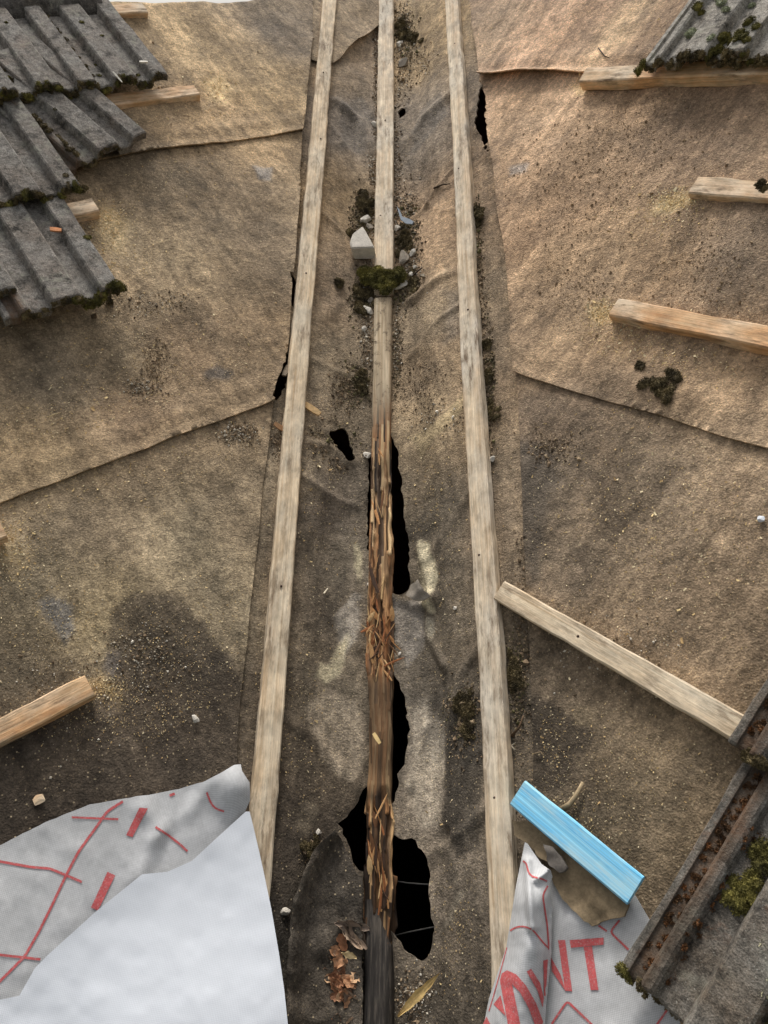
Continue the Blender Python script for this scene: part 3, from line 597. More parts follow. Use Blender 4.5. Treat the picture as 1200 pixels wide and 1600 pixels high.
# bend along the measured centre line
V[:, 1] += np.repeat(cen, ny)-cen[0]
mw = Matrix.Identity(4); xx = D; yy = EV['C']*1.0; zz = NV['C']
if np.cross(xx, yy)@zz < 0:
    V[:, 1] *= -1; yy = -yy; F = [f[::-1] for f in F]
    sgn = -1
else: sgn = 1
O = vt(cen[0], t0, 0.0)
for i in range(3): mw[i][0] = xx[i]; mw[i][1] = yy[i]; mw[i][2] = zz[i]; mw[i][3] = O[i]
rt = empty('rotten_valley_timber', mw); tag(rt, 'rotten splintered timber along the lower valley centre', 'timber')
mb = MB(); mb.add(V, [f[::-1] for f in F], list(Cc)); o = rboard = mb.build('rotten_board', M['rot']); o.parent = rt
sa = o.data.attributes.new('sound', 'FLOAT', 'POINT'); sa.data.foreach_set('value', np.clip(1-sst(600, 690, cy+28*fbm(V*np.array([6, 40, 40]), 17, 2)), 0, 1))
def wood_local(px, py, h): p = cx(px, py, h)-O; return np.array([p@xx, p@yy, p@zz])
spl = [(px_, py_, L_, an, z_) for (px_, py_, n_, sp, L0) in ((593, 975, 24, 34, .042), (598, 1012, 20, 34, .042), (604, 1035, 8, 34, .042), (574, 982, 4, 6, .04), (592, 790, 5, 12, .08), (588, 880, 5, 12, .08), (588, 1340, 22, 20, .05), (595, 1390, 14, 20, .05), (590, 1275, 5, 12, .05), (592, 930, 5, 14, .06), (594, 720, 3, 10, .05))
       for (px_, py_, L_, an, z_) in [(px_+random.uniform(-sp, sp)*.6, py_+random.uniform(-22, 22), L0*random.uniform(.5, 1.2), random.gauss(0, .50 if 960 < py_ < 1045 else .22), random.uniform(.038, .050)) for _ in range(n_)]]
SC = [(182, 132, 84), (148, 94, 58), (210, 174, 124), (112, 78, 52), (190, 146, 98), (70, 52, 40)]
for i, (px_, py_, L_, an, z_) in enumerate(spl):
    c = wood_local(px_, py_, z_); dr = np.array([math.cos(an), math.sin(an), random.uniform(-.15, .35)]); dr = unit(dr); sd = unit(np.cross(dr, [0, 0, 1])); nn = np.cross(sd, dr); w_ = random.uniform(.0008, .0026)*(2.2 if i % 5 == 0 else 1); th = .001
    st = [(-.5, .5), (-.2, 1), (.2, .8), (.5, .08)]; vv = []; ff = []
    bend = random.uniform(-.2, .2)*L_
    for s_, k_ in st:
        q = c+dr*s_*L_+sd*bend*s_*s_
        vv += [q+sd*w_*k_, q+nn*th*k_, q-sd*w_*k_, q-nn*th*k_]
    for s_ in range(3):
        for j in range(4): ff.append((s_*4+j, s_*4+(j+1) % 4, s_*4+4+(j+1) % 4, s_*4+4+j))
    ff += [(3, 2, 1, 0), (12, 13, 14, 15)]
    mb = MB(); mb.add(vv, ff, [lin(SC[i % 6])]*16); o = mb.build('splinter', M['attr'], None, False); o.parent = rboard

# ------------------------------------------------------------------ roof tiles
PROF = [(0, .004), (.002, .007), (.012, .007), (.014, .002), (.031, .002), (.035, .016), (.039, .019), (.050, .019), (.055, .016), (.060, .005), (.100, .005), (.107, .023), (.111, .026), (.168, .026), (.172, .023), (.180, .005), (.214, .005), (.221, .023), (.225, .026), (.266, .026), (.268, .023)]
def tile_mesh(seed, L=.42, x0=0.0, x1=.268):
    px = [p for p in PROF if x0-1e-6 <= p[0] <= x1+1e-6]; xs = []; zs = []
    for (a, b) in zip(px[:-1], px[1:]):
        k = max(1, int((b[0]-a[0])/.012))
        for j in range(k): xs.append(a[0]+(b[0]-a[0])*j/k); zs.append(a[1]+(b[1]-a[1])*j/k)
    xs.append(px[-1][0]); zs.append(px[-1][1]); n = len(xs)
    ys = [0, .004, .010, .03, .07, .12, .17, .22, .27, .32, .37, L]; V = []
    for j, y in enumerate(ys):
        for i in range(n):
            jag = (.0035*float(fbm(np.array([[xs[i]*55, seed*3.3, 1.2]]), 6, 2)[0])) if j < 3 else 0
            V.append((xs[i], y+jag, zs[i]+.004-(.0035 if j == 0 else .0008 if j == 1 else 0)))
    V = np.array(V); V[:, 2] += .0011*fbm(V*np.array([60, 40, 60])+seed*5, 7, 2)
    edge = (V[:, 0] > x1-.004) | (V[:, 0] < x0+.001); V[edge, 0] += .0022*fbm(V[edge]*50+seed, 8, 2)
    B = V.copy(); B[:, 2] -= .019; m_ = len(ys); F = []
    for j in range(m_-1):
        for i in range(n-1): a = j*n+i; F.append((a, a+1, a+n+1, a+n)); F.append((a+m_*n, a+n+m_*n, a+n+1+m_*n, a+1+m_*n))
    o = m_*n
    for i in range(n-1): F.append((i+1, i, i+o, i+1+o)); a = (m_-1)*n+i; F.append((a, a+1, a+1+o, a+o))
    for j in range(m_-1): a = j*n; F.append((a, a+n, a+n+o, a+o)); a = j*n+n-1; F.append((a+n, a, a+o, a+n+o))
    me = bpy.data.meshes.new('tile'); me.from_pydata([tuple(v) for v in np.concatenate([V, B])], [], F); me.update()
    return me
TM = [tile_mesh(i) for i in range(5)]; TMR = [tile_mesh(9+i) for i in range(3)]; TMW = [tile_mesh(15+i) for i in range(3)]
def moss_mb(mb, spots, blades=60, seed=0, lump=2):
    """spots: (centre, radius, normal); lumpy cushions bristling with tiny leaves"""
    r_ = np.random.default_rng(seed); v, f = ICO[lump]
    for (c, r, n) in spots:
        c = np.asarray(c, float); n = unit(n); a = unit(np.cross(n, [.31, .8, .5])); b = np.cross(n, a)
        sq = r_.uniform(.45, .8); ax = r_.uniform(.7, 1.3)
        w = v*(1+.35*fbm(v*2.3+r_.uniform(0, 50, 3), 3, 3))[:, None]
        mb.add(c+(w[:, :1]*a*ax+w[:, 1:2]*b/ax+w[:, 2:]*n*sq)*r*.8, f)
        k = int(blades*3.2*max(.35, min(3, (r/.012)**2))); q = r_.normal(0, 1, (k, 3)); q[:, 2] = np.abs(q[:, 2])*.9; q /= np.linalg.norm(q, axis=1)[:, None]
        dw = q[:, :1]*a*ax+q[:, 1:2]*b/ax+q[:, 2:]*n*sq; p = c+dw*r*r_.uniform(.72, 1.02, (k, 1)); nz = lambda w: w/np.linalg.norm(w, axis=1)[:, None]
        dn = nz(nz(dw)+r_.normal(0, .45, (k, 3))); s_ = nz(np.cross(dn, r_.normal(0, 1, (k, 3)))); l = r_.uniform(.0018, .0042, (k, 1)); w_ = l*.36
        mb.add(np.stack([p-s_*w_, p+s_*w_, p+dn*l], 1).reshape(-1, 3), np.arange(3*k).reshape(-1, 3))
def tile(side, e, u, mesh, mat, label, ang=0.0, h_tail=.046, h_head=.030, mosses=(), group=None, lich=(), L=.42):
    """e,u: tail corner on the tile's own left hand, looking up the slope"""
    s = 1 if side == 'R' else -1
    P = pt(side, e, u, h_tail); x = EV[side]*s*math.cos(ang)+UV[side]*math.sin(ang); y = unit(UV[side]*math.cos(ang)-EV[side]*s*math.sin(ang)+NV[side]*(h_head-h_tail)/.34)
    z = np.cross(x, y); mw = Matrix.Identity(4)
    for i in range(3): mw[i][0] = x[i]; mw[i][1] = y[i]; mw[i][2] = z[i]; mw[i][3] = P[i]
    t = empty('roof_tile', mw); tag(t, label, 'roof tile', group)
    o = link('tile_body', mesh, M[mat], None, 'sharp'); o.parent = t
    zt = lambda xx: float(np.interp(xx, [p[0] for p in PROF], [p[1] for p in PROF]))+.004
    for i, (kind, spots) in enumerate(mosses):
        mb = MB(); moss_mb(mb, [((a, b, zt(a)+dz), r, (0, -.5 if b < .02 else 0, 1)) for (a, b, r, dz) in spots], 70, int(e*1000+u*77+i) & 0xffff)
        q = mb.build('moss', M[kind], None, False); q.parent = o; q['kind'] = 'stuff'
    for (a, b, r) in lich:
        mb = MB(); moss_mb(mb, [((a, b, zt(a)+r*.2), r, (0, 0, 1))], 90, int(a*9999+b*777)); q = mb.build('lichen_cushion', M['lichen'], None, False); q.parent = o
    return t
def edge_moss(seed, n=16, x0=.015, x1=.262, r=(.006, .014), low=.006):
    r_ = random.Random(seed); return [(r_.uniform(x0, x1), r_.uniform(-.006, .003), r_.uniform(*r)*.85, r_.uniform(-.018, -.004)) for _ in range(int(n*1.7))]
def top_moss(seed, n=6, x0=.04, x1=.25, y0=.02, y1=.3, r=(.003, .008)):
    r_ = random.Random(seed); return [(r_.uniform(x0, x1), r_.uniform(y0, y1), r_.uniform(*r), -.001) for _ in range(n)]
W = .215; TW = .268
# left slope: a tile's right hand is the valley side, so its own left corner lies at e + TW
c1 = eu(262, 128, 'L', .065); c2_ = eu(125, 300, 'L', .065); c3 = eu(188, 456, 'L', .065)
ordn = ['rightmost', 'second', 'third', 'fourth', 'fifth', 'sixth', 'seventh']
for k in range(4):
    tile('L', c1[0]+TW+k*W, c1[1]+random.uniform(-.004, .004), TM[k % 5], 'tile', '%s dark concrete tile of the top left row, counting from the valley' % ordn[k], random.uniform(-.01, .01), .062, .034,
         [('moss_dead', edge_moss(k, 26, .005, .264, (.006, .012), 0)), ('moss', edge_moss(k+50, 7, .03, .2 if k == 0 else .255, (.008, .015), -.004)), ('moss', top_moss(k+90, 5))] + ([('moss_dead', [(.060+random.uniform(-.004, .008), .05+.026*i+random.uniform(-.01, .01), random.uniform(.004, .009), 0) for i in range(12)])] if k < 3 else []))
lo1 = eu(228, 216, 'L', .05); lo2 = eu(120, 260, 'L', .05)
an = math.atan2(lo1[1]-lo2[1], -(lo1[0]-lo2[0]))
tile('L', lo1[0]+.268*math.cos(an), lo1[1]-.268*math.sin(an), TM[1], 'tile', 'loose crooked concrete tile slipped behind the second left row', an, .042, .040, [('moss_dead', edge_moss(71, 10, .05, .18, (.004, .008))), ('moss', top_moss(72, 4)), ('moss_dead', [(.05+random.uniform(-.008, .008), .02+.02*i, random.uniform(.006, .011), .002) for i in range(9)])])
for k in range(2):
    tile('L', c2_[0]+TW+k*W, c2_[1]-.004*k, TM[(k+2) % 5], 'tile', ('rightmost dark concrete tile of the second left row, mossy underneath', 'dark concrete tile of the second left row, cut by the left edge')[k], random.uniform(-.01, .01), .062, .034,
         [('moss_dead', edge_moss(k+20, 26, .005, .264, (.006, .012), 0)), ('moss', edge_moss(k+60, 12, .02, .26, (.008, .016), -.004)), ('moss_dead', [(.266, .02+.010*i, .007, -.006) for i in range(2)]), ('moss_dead', top_moss(k+190, 5))])
for k in range(3):
    du = (0, .052, .03, 0)[k]
    tile('L', c3[0]+TW+k*W, c3[1]+du, TM[(k+4) % 5], 'tile', '%s concrete tile of the lowest left row, %s' % (ordn[k], ('with mossy corner on bare felt', 'slid up and mossy', 'counting from the valley', 'counting from the valley')[k]), (-.012, .03, 0, 0)[k], .060, .034,
         [('moss_dead', edge_moss(k+40, 20, .03, .266, (.005, .010), 0)), ('moss', edge_moss(k+80, 12 if k == 0 else 8, .15 if k == 0 else .02, .268 if k == 0 else .25, (.008, .015), -.003)), ('moss', [(.260, .004, .015, -.004), (.272, .002, .012, -.010), (.264, .17, .009, 0)] if k == 0 else top_moss(k+290, 18, .16, .26, .05, .2, (.006, .012)))])
# right slope: its own left hand is the valley side
c = eu(1008, 110, 'R', .05)
for k in range(3):
    tile('R', c[0]+k*W, c[1], TMR[k % 3], 'tile_r', '%s tile of the upper right row, %s' % (('leftmost',)+tuple(ordn[1:7])[k-1:k] if False else (['leftmost']+ordn[1:])[k], 'dotted with pale lichen' if k == 0 else 'counting from the valley'), .0, .062, .034,
         [('moss_dead', edge_moss(k+140, 22, .01, .265, (.007, .013), 0)), ('moss', [(.005, -.004, .009, .002), (.0, -.006, .011, -.004), (-.012, -.008, .010, -.012), (-.014, -.006, .008, -.022)] if k == 0 else edge_moss(k+150, 6)), ('moss', [(.055, .165, .012, 0), (.064, .160, .010, 0), (.048, .17, .009, 0)] + [(.215+random.uniform(-.04, .05), .035+random.uniform(-.03, .05), random.uniform(.009, .016), 0) for _ in range(16)] if k == 0 else top_moss(k+350, 5))],
         lich=[(.082, .085, .014), (.125, .155, .012), (.150, .13, .010), (.172, .26, .014), (.07, .215, .009), (.085, .2, .008), (.06, .235, .010), (.10, .26, .009), (.165, .04, .009), (.20, .2, .010), (.11, .225, .007), (.19, .165, .008)] if k == 0 else ())
    tile('R', c[0]+k*W, c[1]+.335, TMR[(k+1) % 3], 'tile_r', '%s tile of the right row that tops out at the ridge' % (['leftmost']+ordn[1:])[k], 0, .062, .034, [('moss_dead', edge_moss(k+160, 10))])
for k in range(2):
    tile('R', -.70+k*W, 2.335, TMR[k % 3], 'tile_r', '%s tile of the right row just below the lichened one, beyond the frame' % (['leftmost']+ordn[1:])[k], 0, .062, .034, [('moss_dead', edge_moss(k+170, 10))])
c = eu(974, 1512, 'R', .052); cc_ = eu(1142, 1163, 'R', .052)
LW = ['leftmost', 'second', 'third', 'fourth']
def channel(seed): r_ = random.Random(seed); return [(r_.uniform(.013, .033), r_.uniform(.02, .34), r_.uniform(.0025, .0055), -.001) for _ in range(46)]+[(r_.uniform(.052, .066), r_.uniform(.02, .34), r_.uniform(.002, .005), -.002) for _ in range(26)]
def rusty_moss(seed): r_ = random.Random(seed); return [(r_.uniform(.062, .10), .26+r_.uniform(-.05, .05), r_.uniform(.010, .017), 0) for _ in range(12)]
for k in range(2):
    tile('R', c[0]+k*W, c[1], TMW[0], 'tile_w', '%s rust stained mossy tile of the bottom right row, above the printed underlay' % LW[k], .015, .056, .034,
         [('dirt', channel(k+400)), ('moss_dead', edge_moss(k+210, 26, .0, .265, (.004, .009), 0)), ('moss', [(.004, 0, .010, 0), (.012, -.004, .008, -.004)]), ('moss', [(.082+random.uniform(-.018, .016), .215+random.uniform(-.045, .05), random.uniform(.008, .015), -.002) for _ in range(26)]), ('moss', [(.196+random.uniform(-.016, .018), .06+random.uniform(-.06, .16), random.uniform(.008, .016), 0) for _ in range(30)]), ('crust', [(.138+.010*math.sin(i*.9)+random.uniform(-.008, .008), .15+.0085*i, random.uniform(.003, .0065), -.003) for i in range(18)]), ('crust', [(.168+random.uniform(-.008, .004), .10+.006*i, random.uniform(.003, .006), -.003) for i in range(12)])])
    tile('R', cc_[0]+k*W, cc_[1], TMW[1], 'tile_w', '%s dark tile of the second row up from the bottom right corner' % LW[k], .01, .062, .036,
         [('dirt', channel(k+410)), ('moss_dead', edge_moss(k+220, 30, .03, .265, (.008, .016), 0)), ('moss', [(.03+random.uniform(0, .05), .03+random.uniform(-.02, .12), random.uniform(.006, .012), 0) for _ in range(14)])])
    tile('R', cc_[0]+k*W-.005, cc_[1]+.34, TMW[2], 'tile_w', '%s dark tile of the third row up from the bottom right corner' % LW[k], 0, .06, .036, [('moss_dead', edge_moss(k+230, 12))])
# ridge tiles along the left ridge
def ridge_tile(e0, e1, label, k):
    nx, na = 10, 14; V = []; F = []; r0 = .125
    hor = unit(np.array([-NV['L'][0], -NV['L'][1], 0])); top_ = pt('L', 0, RIDGE['L']+.005, -.04)
    for sh in (0, .016):
        for i in range(nx+1):
            e = e0+(e1-e0)*i/nx
            for j in range(na+1):
                a = math.pi*j/na; r = r0-sh+.002*float(fbm(np.array([[e*30, a*4, k]]), 3, 2)[0])
                V.append(top_+EV['L']*e+hor*r*math.cos(a)+np.array([0, 0, 1])*r*math.sin(a)*.92)
    n = na+1; o = (nx+1)*n
    for i in range(nx):
        for j in range(na): a = i*n+j; F.append((a, a+1, a+n+1, a+n)); F.append((a+o, a+n+o, a+n+1+o, a+1+o))
    for j in range(na):
        F.append((j+1, j, j+o, j+1+o)); a = nx*n+j; F.append((a, a+1, a+1+o, a+o))
    for i in range(nx):
        a = i*n; F.append((a, a+n, a+n+o, a+o)); a = i*n+na; F.append((a+n, a, a+o, a+n+o))
    mb = MB(); mb.add(V, F); tag(mb.build('ridge_tile', M['ridge']), label, 'ridge tile')
er = eu(165, 8, 'L', .06)[0]
for k in range(4): ridge_tile(er+k*.45+.006, er+k*.45+.444, '%s half-round ridge tile above the top left row, counting from the valley' % ordn[k], k)

# ------------------------------------------------------------------ underlay membranes
def drape(poly, hf, side, g=5, holes=()):
    V2, F = cdt_poly(poly, g); H = hf(V2[:, 0], V2[:, 1])
    P = np.array([at(x, y, side, h) for (x, y), h in zip(V2, H)])
    n = np.cross(P[F[0][1]]-P[F[0][0]], P[F[0][2]]-P[F[0][1]])
    if n@NV[side] < 0: F = [f[::-1] for f in F]
    return P, F
def drape_obj(name, poly, hf, side, mat, parent, g=5, thick=.0012):
    P, F = drape(poly, hf, side, g); P, F, _ = skirt(P, F, np.repeat(NV[side][None], len(P), 0), thick); mb = MB(); mb.add(P, F); o = mb.build(name, mat); o.parent = parent; return o
def strip(pts, w):                                        # polyline to a band polygon list
    pts = np.array(pts, float); out = []; seg = []
    for a, b in zip(pts[:-1], pts[1:]):
        k = max(1, int(np.hypot(*(b-a))/4)); seg += [a+(b-a)*j/k for j in range(k)]
    seg.append(pts[-1]); seg = np.array(seg)
    for _ in range(2): seg[1:-1] = (seg[:-2]+2*seg[1:-1]+seg[2:])/4
    t = np.gradient(seg, axis=0); t /= np.linalg.norm(t, axis=1)[:, None]; nn = np.stack([-t[:, 1], t[:, 0]], 1)
    return seg+nn*w/2, seg-nn*w/2
def print_line(par, pts, w, hf, side, lift=.0012):
    mb = MB()
    a, b = strip(pts, w); V = []
    for p, q in zip(a, b):
        for z in (p, q): V.append(at(z[0], z[1], side, float(hf(np.array([z[0]]), np.array([z[1]]))[0])+lift))
    mb.add(V, [(2*i, 2*i+1, 2*i+3, 2*i+2) for i in range(len(a)-1)]); o = mb.build('red_line', M['ink']); o.parent = par
def print_poly(par, poly, hf, side, lift=.0014, name='red_mark'):
    mb = MB()
    V2, F = cdt_poly(poly, 3); H = hf(V2[:, 0], V2[:, 1])+lift; mb.add([at(x, y, side, h) for (x, y), h in zip(V2, H)], F); o = mb.build(name, M['ink']); o.parent = par
n2 = lambda x, y, s, k: fbm(np.stack([x/s, y/s, x*0+k], -1), k, 2)
def line_dist(x, y, pl):
    return nearest(np.stack([x, y], 1), list(map(np.array, pl))+list(map(np.array, pl[::-1])))[0]
def h_grey(x, y):
    h = .022+.0025*n2(x, y, 110, 3)+.0015*n2(x, y, 36, 4)
    h = h+.035*np.exp(-(((x-372)/38)**2+((y-1225)/45)**2))
    h = h+.006*np.exp(-(line_dist(x, y, [(225, 1262), (250, 1300), (222, 1372)])/16)**2)-.004*np.exp(-(line_dist(x, y, [(300, 1235), (250, 1330), (215, 1400)])/14)**2)
    return h+.005*np.exp(-(line_dist(x, y, [(330, 1215), (300, 1260), (240, 1310)])/14)**2)
WE = [(-60, 1612), (0, 1562), (30, 1556), (55, 1512), (75, 1492), (150, 1424), (222, 1366), (262, 1362), (300, 1345), (340, 1308), (384, 1268)]
def h_white(x, y):
    d = line_dist(x, y, WE)
    return .048+.045*sst(0, 330, d)+.0012*n2(x, y, 120, 13)+.0008*n2(x, y, 30, 14)
GP = [(-90, 1352), (0, 1321), (70, 1285), (140, 1257), (185, 1249), (260, 1237), (318, 1222), (340, 1210), (366, 1195), (376, 1194), (378, 1204), (390, 1222), (391, 1250), (380, 1275), (395, 1300), (400, 1640), (-90, 1690)]
ul = empty('underlay_membrane'); tag(ul, 'grey underlay with red print, folded back to its white side, bottom left', 'membrane')
ulp = drape_obj('printed_layer', rough(GP, 9, .35, 4), h_grey, 'L', M['grey'], ul)
WP = WE+[(390, 1268), (396, 1292), (406, 1335), (414, 1372), (424, 1420), (436, 1490), (444, 1545), (454, 1640), (440, 1700), (-60, 1700)]
drape_obj('folded_back_layer', WP, h_white, 'L', M['white'], ul, 5, .0015)
mb = MB()
for pts, w in (([(192,1252),(167,1268),(152,1290),(123,1330),(103,1368),(80,1417),(60,1457),(38,1495),(0,1533),(-30,1560)], 4), ([(112,1277),(185,1280)], 3.2), ([(-20,1343),(0,1346),(50,1355),(78,1357),(128,1378)], 4), ([(-10,1490),(0,1492),(63,1499)], 4),
               ([(323,1238),(328,1252),(335,1263),(350,1268)], 3), ([(243,1292),(263,1305),(280,1318),(293,1330)], 3.4), ([(265,1243),(273,1240)], 4)): print_line(ulp, pts, w, h_grey, 'L')
for p in ([(218,1262),(231,1263),(207,1308),(197,1305)], [(168,1362),(180,1368),(153,1423),(142,1418)]): print_poly(ulp, p, h_grey, 'L')
# right-hand piece: flat part with the letters NT, and the rolled fold left of it
def h_flat(x, y): return .016+.004*n2(x, y, 60, 23)+.020*np.exp(-((x-1000)/60)**2)*0
LE = [(820, 1316), (806, 1385), (791, 1480), (764, 1560), (748, 1640)]; RE = [(822, 1316), (862, 1368), (861, 1420), (860, 1490), (852, 1570), (848, 1640)]
def h_roll(x, y):
    l = np.interp(y, [p[1] for p in LE], [p[0] for p in LE]); r = np.interp(y, [p[1] for p in RE], [p[0] for p in RE]); s = np.clip((x-l)/np.maximum(r-l, 4), 0, 1)
    k = sst(1330, 1420, y)
    return .030+.008*(1-k)+k*(.052*np.sin(np.pi*np.clip(s*.93+.08, 0, 1))**.8)+.002*n2(x, y, 26, 33)+.014*np.exp(-(line_dist(x, y, [(824, 1345), (827, 1400), (832, 1450)])/6)**2)+.012*np.exp(-(line_dist(x, y, [(838, 1374), (856, 1360), (860, 1352)])/5)**2)
ur = empty('underlay_membrane'); tag(ur, 'grey underlay printed with large red letters beside the bottom right tiles', 'membrane')
urp = drape_obj('printed_layer', [(846, 1650), (850, 1580), (858, 1490), (858, 1400), (846, 1352), (900, 1380), (990, 1395), (1040, 1480), (1110, 1600), (1130, 1650)], h_flat, 'R', M['grey'], ur)
urr = drape_obj('rolled_fold', LE[:1]+[(824, 1318), (832, 1330), (846, 1350), (860, 1360), (863, 1370), (858, 1382), (862, 1420), (861, 1490), (853, 1570), (848, 1650)]+[(745, 1650)]+LE[1:][::-1], h_roll, 'R', M['grey'], ur, 3)
mb = MB()
for p in ([(890,1469),(943,1465),(943,1476),(892,1481)], [(912,1479.5),(925,1478.5),(935,1547),(923,1547)], [(872,1469),(883,1469),(894,1549),(883,1548)], [(861,1496),(876,1523),(884,1549),(862,1517)]): print_poly(urp, p, h_flat, 'R', name='red_letter_stroke')
for pts, w in (([(862,1600),(886,1564),(930,1606)], 3.4), ([(935,1446),(948,1455)], 3), ([(968,1438),(953,1456),(982,1484)], 3.2), ([(1046,1573),(1020,1610)], 3.4)): print_line(urp, pts, w, h_flat, 'R')
for p in ([(781,1532),(784,1521),(792,1516),(800,1538),(817,1620),(797,1620)], [(792,1516),(806,1522),(822,1540),(838,1568),(849,1597),(840,1612),(826,1575),(812,1550),(800,1538)], [(823,1518),(830,1514),(844,1536),(850,1560),(848,1574),(840,1548)], [(849,1501),(856,1499),(853,1556),(850,1556)], [(771,1569),(782,1555),(790,1588)], [(752,1606),(760,1588),(772,1612)]): print_poly(urr, p, h_roll, 'R', name='red_letter_stroke')
for pts, w in (([(817,1345),(823,1347),(824,1360),(830,1370),(844,1372),(855,1377)], 2.6), ([(856,1384),(848,1398),(850,1412),(855,1444),(858,1484)], 2.6), ([(797,1454),(806,1448),(820,1447),(834,1454),(848,1472),(858,1482)], 2.6), ([(792,1480),(780,1525),(764,1580)], 1.5)): print_line(urr, pts, w, h_roll, 'R')

# ------------------------------------------------------------------ blue offcut, torn felt slab, black flap
def slab_obj(name, poly, side, h0, th, mat, label, cat, g=6, wav=.003, seed=3, amp=1.2):
    pl = rough(poly, 7, amp, seed); hf = lambda x, y: h0+th+wav*n2(x, y, 30, seed)
    P, F = drape(pl, hf, side, g); P, F, _ = skirt(P, F, np.repeat(NV[side][None], len(P), 0), th); mb = MB(); mb.add(P, F); o = mb.build(name, mat); return tag(o, label, cat)
A = at(808, 1238, 'R', .046); B = at(992, 1391, 'R', .044)
L = np.linalg.norm(B-A); x = unit(B-A); n = unit(NV['R']-x*(NV['R']@x)); y = np.cross(n, x); mw = Matrix.Identity(4)
mid = (A+B)/2-n*.010
for i in range(3): mw[i][0] = x[i]; mw[i][1] = y[i]; mw[i][2] = n[i]; mw[i][3] = mid[i]
me = batten_mesh('blue_offcut', L, .049, .010, 44, .0006, .0006); me.transform(Matrix.Translation((-L/2, 0, 0)))
o = link('blue_batten_offcut', me, M['blue'], None, False, mw); tag(o, 'light blue treated batten offcut lying by the rusty tiles', 'offcut')
m2 = batten_mesh('blue_offcut', .10, .046, .018, 45, .0005, .0004)
o = link('blue_batten_offcut', m2, M['blue'], None, False, frame('R', at(1218, 1538, 'R', .085), .25)); tag(o, 'second blue offcut, only its tip showing at the right edge', 'offcut')
slab_obj('felt_fragment', [(800,1282),(838,1285),(900,1330),(962,1370),(985,1402),(975,1432),(955,1436),(925,1448),(908,1434),(893,1420),(880,1406),(866,1382),(856,1362),(866,1352),(852,1345),(838,1336),(822,1316),(804,1306)], 'R', .022, .006, M['slab'], 'stiff torn felt fragment under the blue offcut', 'felt fragment', 5, .006, 5)
slab_obj('felt_fragment', [(848,1318),(862,1322),(880,1345),(886,1355),(874,1363),(858,1352)], 'R', .030, .008, M['scrapgrey'], 'small pale grey scrap folded by the stiff felt fragment', 'felt fragment', 3, .006, 6)
def h_flap(x, y): return .020+.030*sst(30, 0, line_dist(x, y, [(520,1300),(497,1318),(475,1365),(458,1415),(452,1470),(450,1650)]))+.018*np.exp(-((x-565)/22)**2)+.007*n2(x, y, 36, 8)
P, F = drape(rough([(524,1297),(534,1310),(545,1340),(556,1362),(566,1372),(566,1650),(447,1650),(450,1500),(456,1420),(474,1366),(486,1335),(505,1312)], 8, .9, 8), h_flap, 'L', 4)
n_ = len(P); P, F, vs = skirt(P, F, np.repeat(NV['L'][None], len(P), 0), .003)
def felt_piece(name, P, F, side, col, label, vary=.25):
    Cc = lin(col)*(1+vary*fbm(P*9, 23, 3))[:, None]*(1+vary*fbm(P*3.1, 29, 2))[:, None]; return felt_obj(name, P, F, np.clip(Cc, .01, 1), np.stack([P@EV[side], P@UV[side]], 1), label)
felt_piece('felt_flap', P, F, 'L', (80, 73, 64), 'dark loose felt flap left of the black timber stub at the bottom')
P, F = drape(rough([(488,-50),(604,-50),(600,22),(590,40),(578,50),(560,60),(546,72),(532,90),(521,97),(505,98),(486,92)], 10, .8, 12), lambda x, y: .012+.004*n2(x, y, 30, 12)+.004*sst(20, 0, line_dist(x, y, [(600,22),(578,50),(546,72),(521,97)])), 'L', 6); P, F, _ = skirt(P, F, np.repeat(NV['L'][None], len(P), 0), .003)
felt_piece('felt_patch', P, F, 'L', (152, 134, 110), 'upper felt patch between left and centre battens at the top', .15)
# black timber stub with felt moulded over it
CLb = [(576,1405,14,.046),(583,1440,34,.048),(588,1480,44,.050),(590,1540,46,.050),(588,1600,48,.050),(586,1680,50,.050)]
V = []; F = []; Cb = np.array([(c[0], c[1], c[2], c[3]) for c in CLb], float); ys = np.linspace(1405, 1680, 60); nj = 22
for i, yv in enumerate(ys):
    xc, w, h = (np.interp(yv, Cb[:, 1], Cb[:, k]) for k in (0, 2, 3)); p = cx(xc, yv, h); hw = np.linalg.norm(cx(xc+w/2, yv, h)-cx(xc-w/2, yv, h))*.5
    for j in range(nj):
        a = math.pi*1.12*(j/(nj-1))-math.pi*.06; ca, sa = math.cos(a), math.sin(a); r = (abs(ca)**3.2+abs(sa)**3.2)**(-1/3.2)
        V.append(p+EV['C']*r*ca*hw+NV['C']*(r*sa*.032-.034))
V = np.array(V); V += (.003*fbm(V*np.array([70, 9, 16]), 55, 3))[:, None]*NV['C']
for i in range(59):
    for j in range(nj-1): F.append((i*nj+j, i*nj+j+1, (i+1)*nj+j+1, (i+1)*nj+j))
mb = MB(); mb.add(V, F); s = NT('charred_wood', .75); g = s.noise(1, 5, .7, s.mapping((150, 9, 18))); c = s.ramp(g, [(.3, (28, 26, 24)), (.52, (62, 57, 52)), (.72, (108, 99, 88))]); s.bump([(g, .8, .005)]); mch = s.done(c)
tag(mb.build('black_timber_stub', mch), 'blackened timber stub at the bottom centre of the valley', 'timber')
# curled grey felt scrap beside the slit
def h_sc(x, y): return .020+.020*sst(30, 0, line_dist(x, y, [(640,928),(652,905)]))+.004*n2(x, y, 14, 9)
P, F = drape(rough([(634,930),(642,914),(652,905),(660,918),(672,932),(662,938),(648,938)], 4, .6, 9), h_sc, 'R', 2.5); P, F, _ = skirt(P, F, np.repeat(NV['R'][None], len(P), 0), .003); mb = MB(); mb.add(P, F)
tag(mb.build('felt_scrap', M['mortar_d']), 'small curled grey felt scrap at the foot of the upper slit', 'felt scrap')

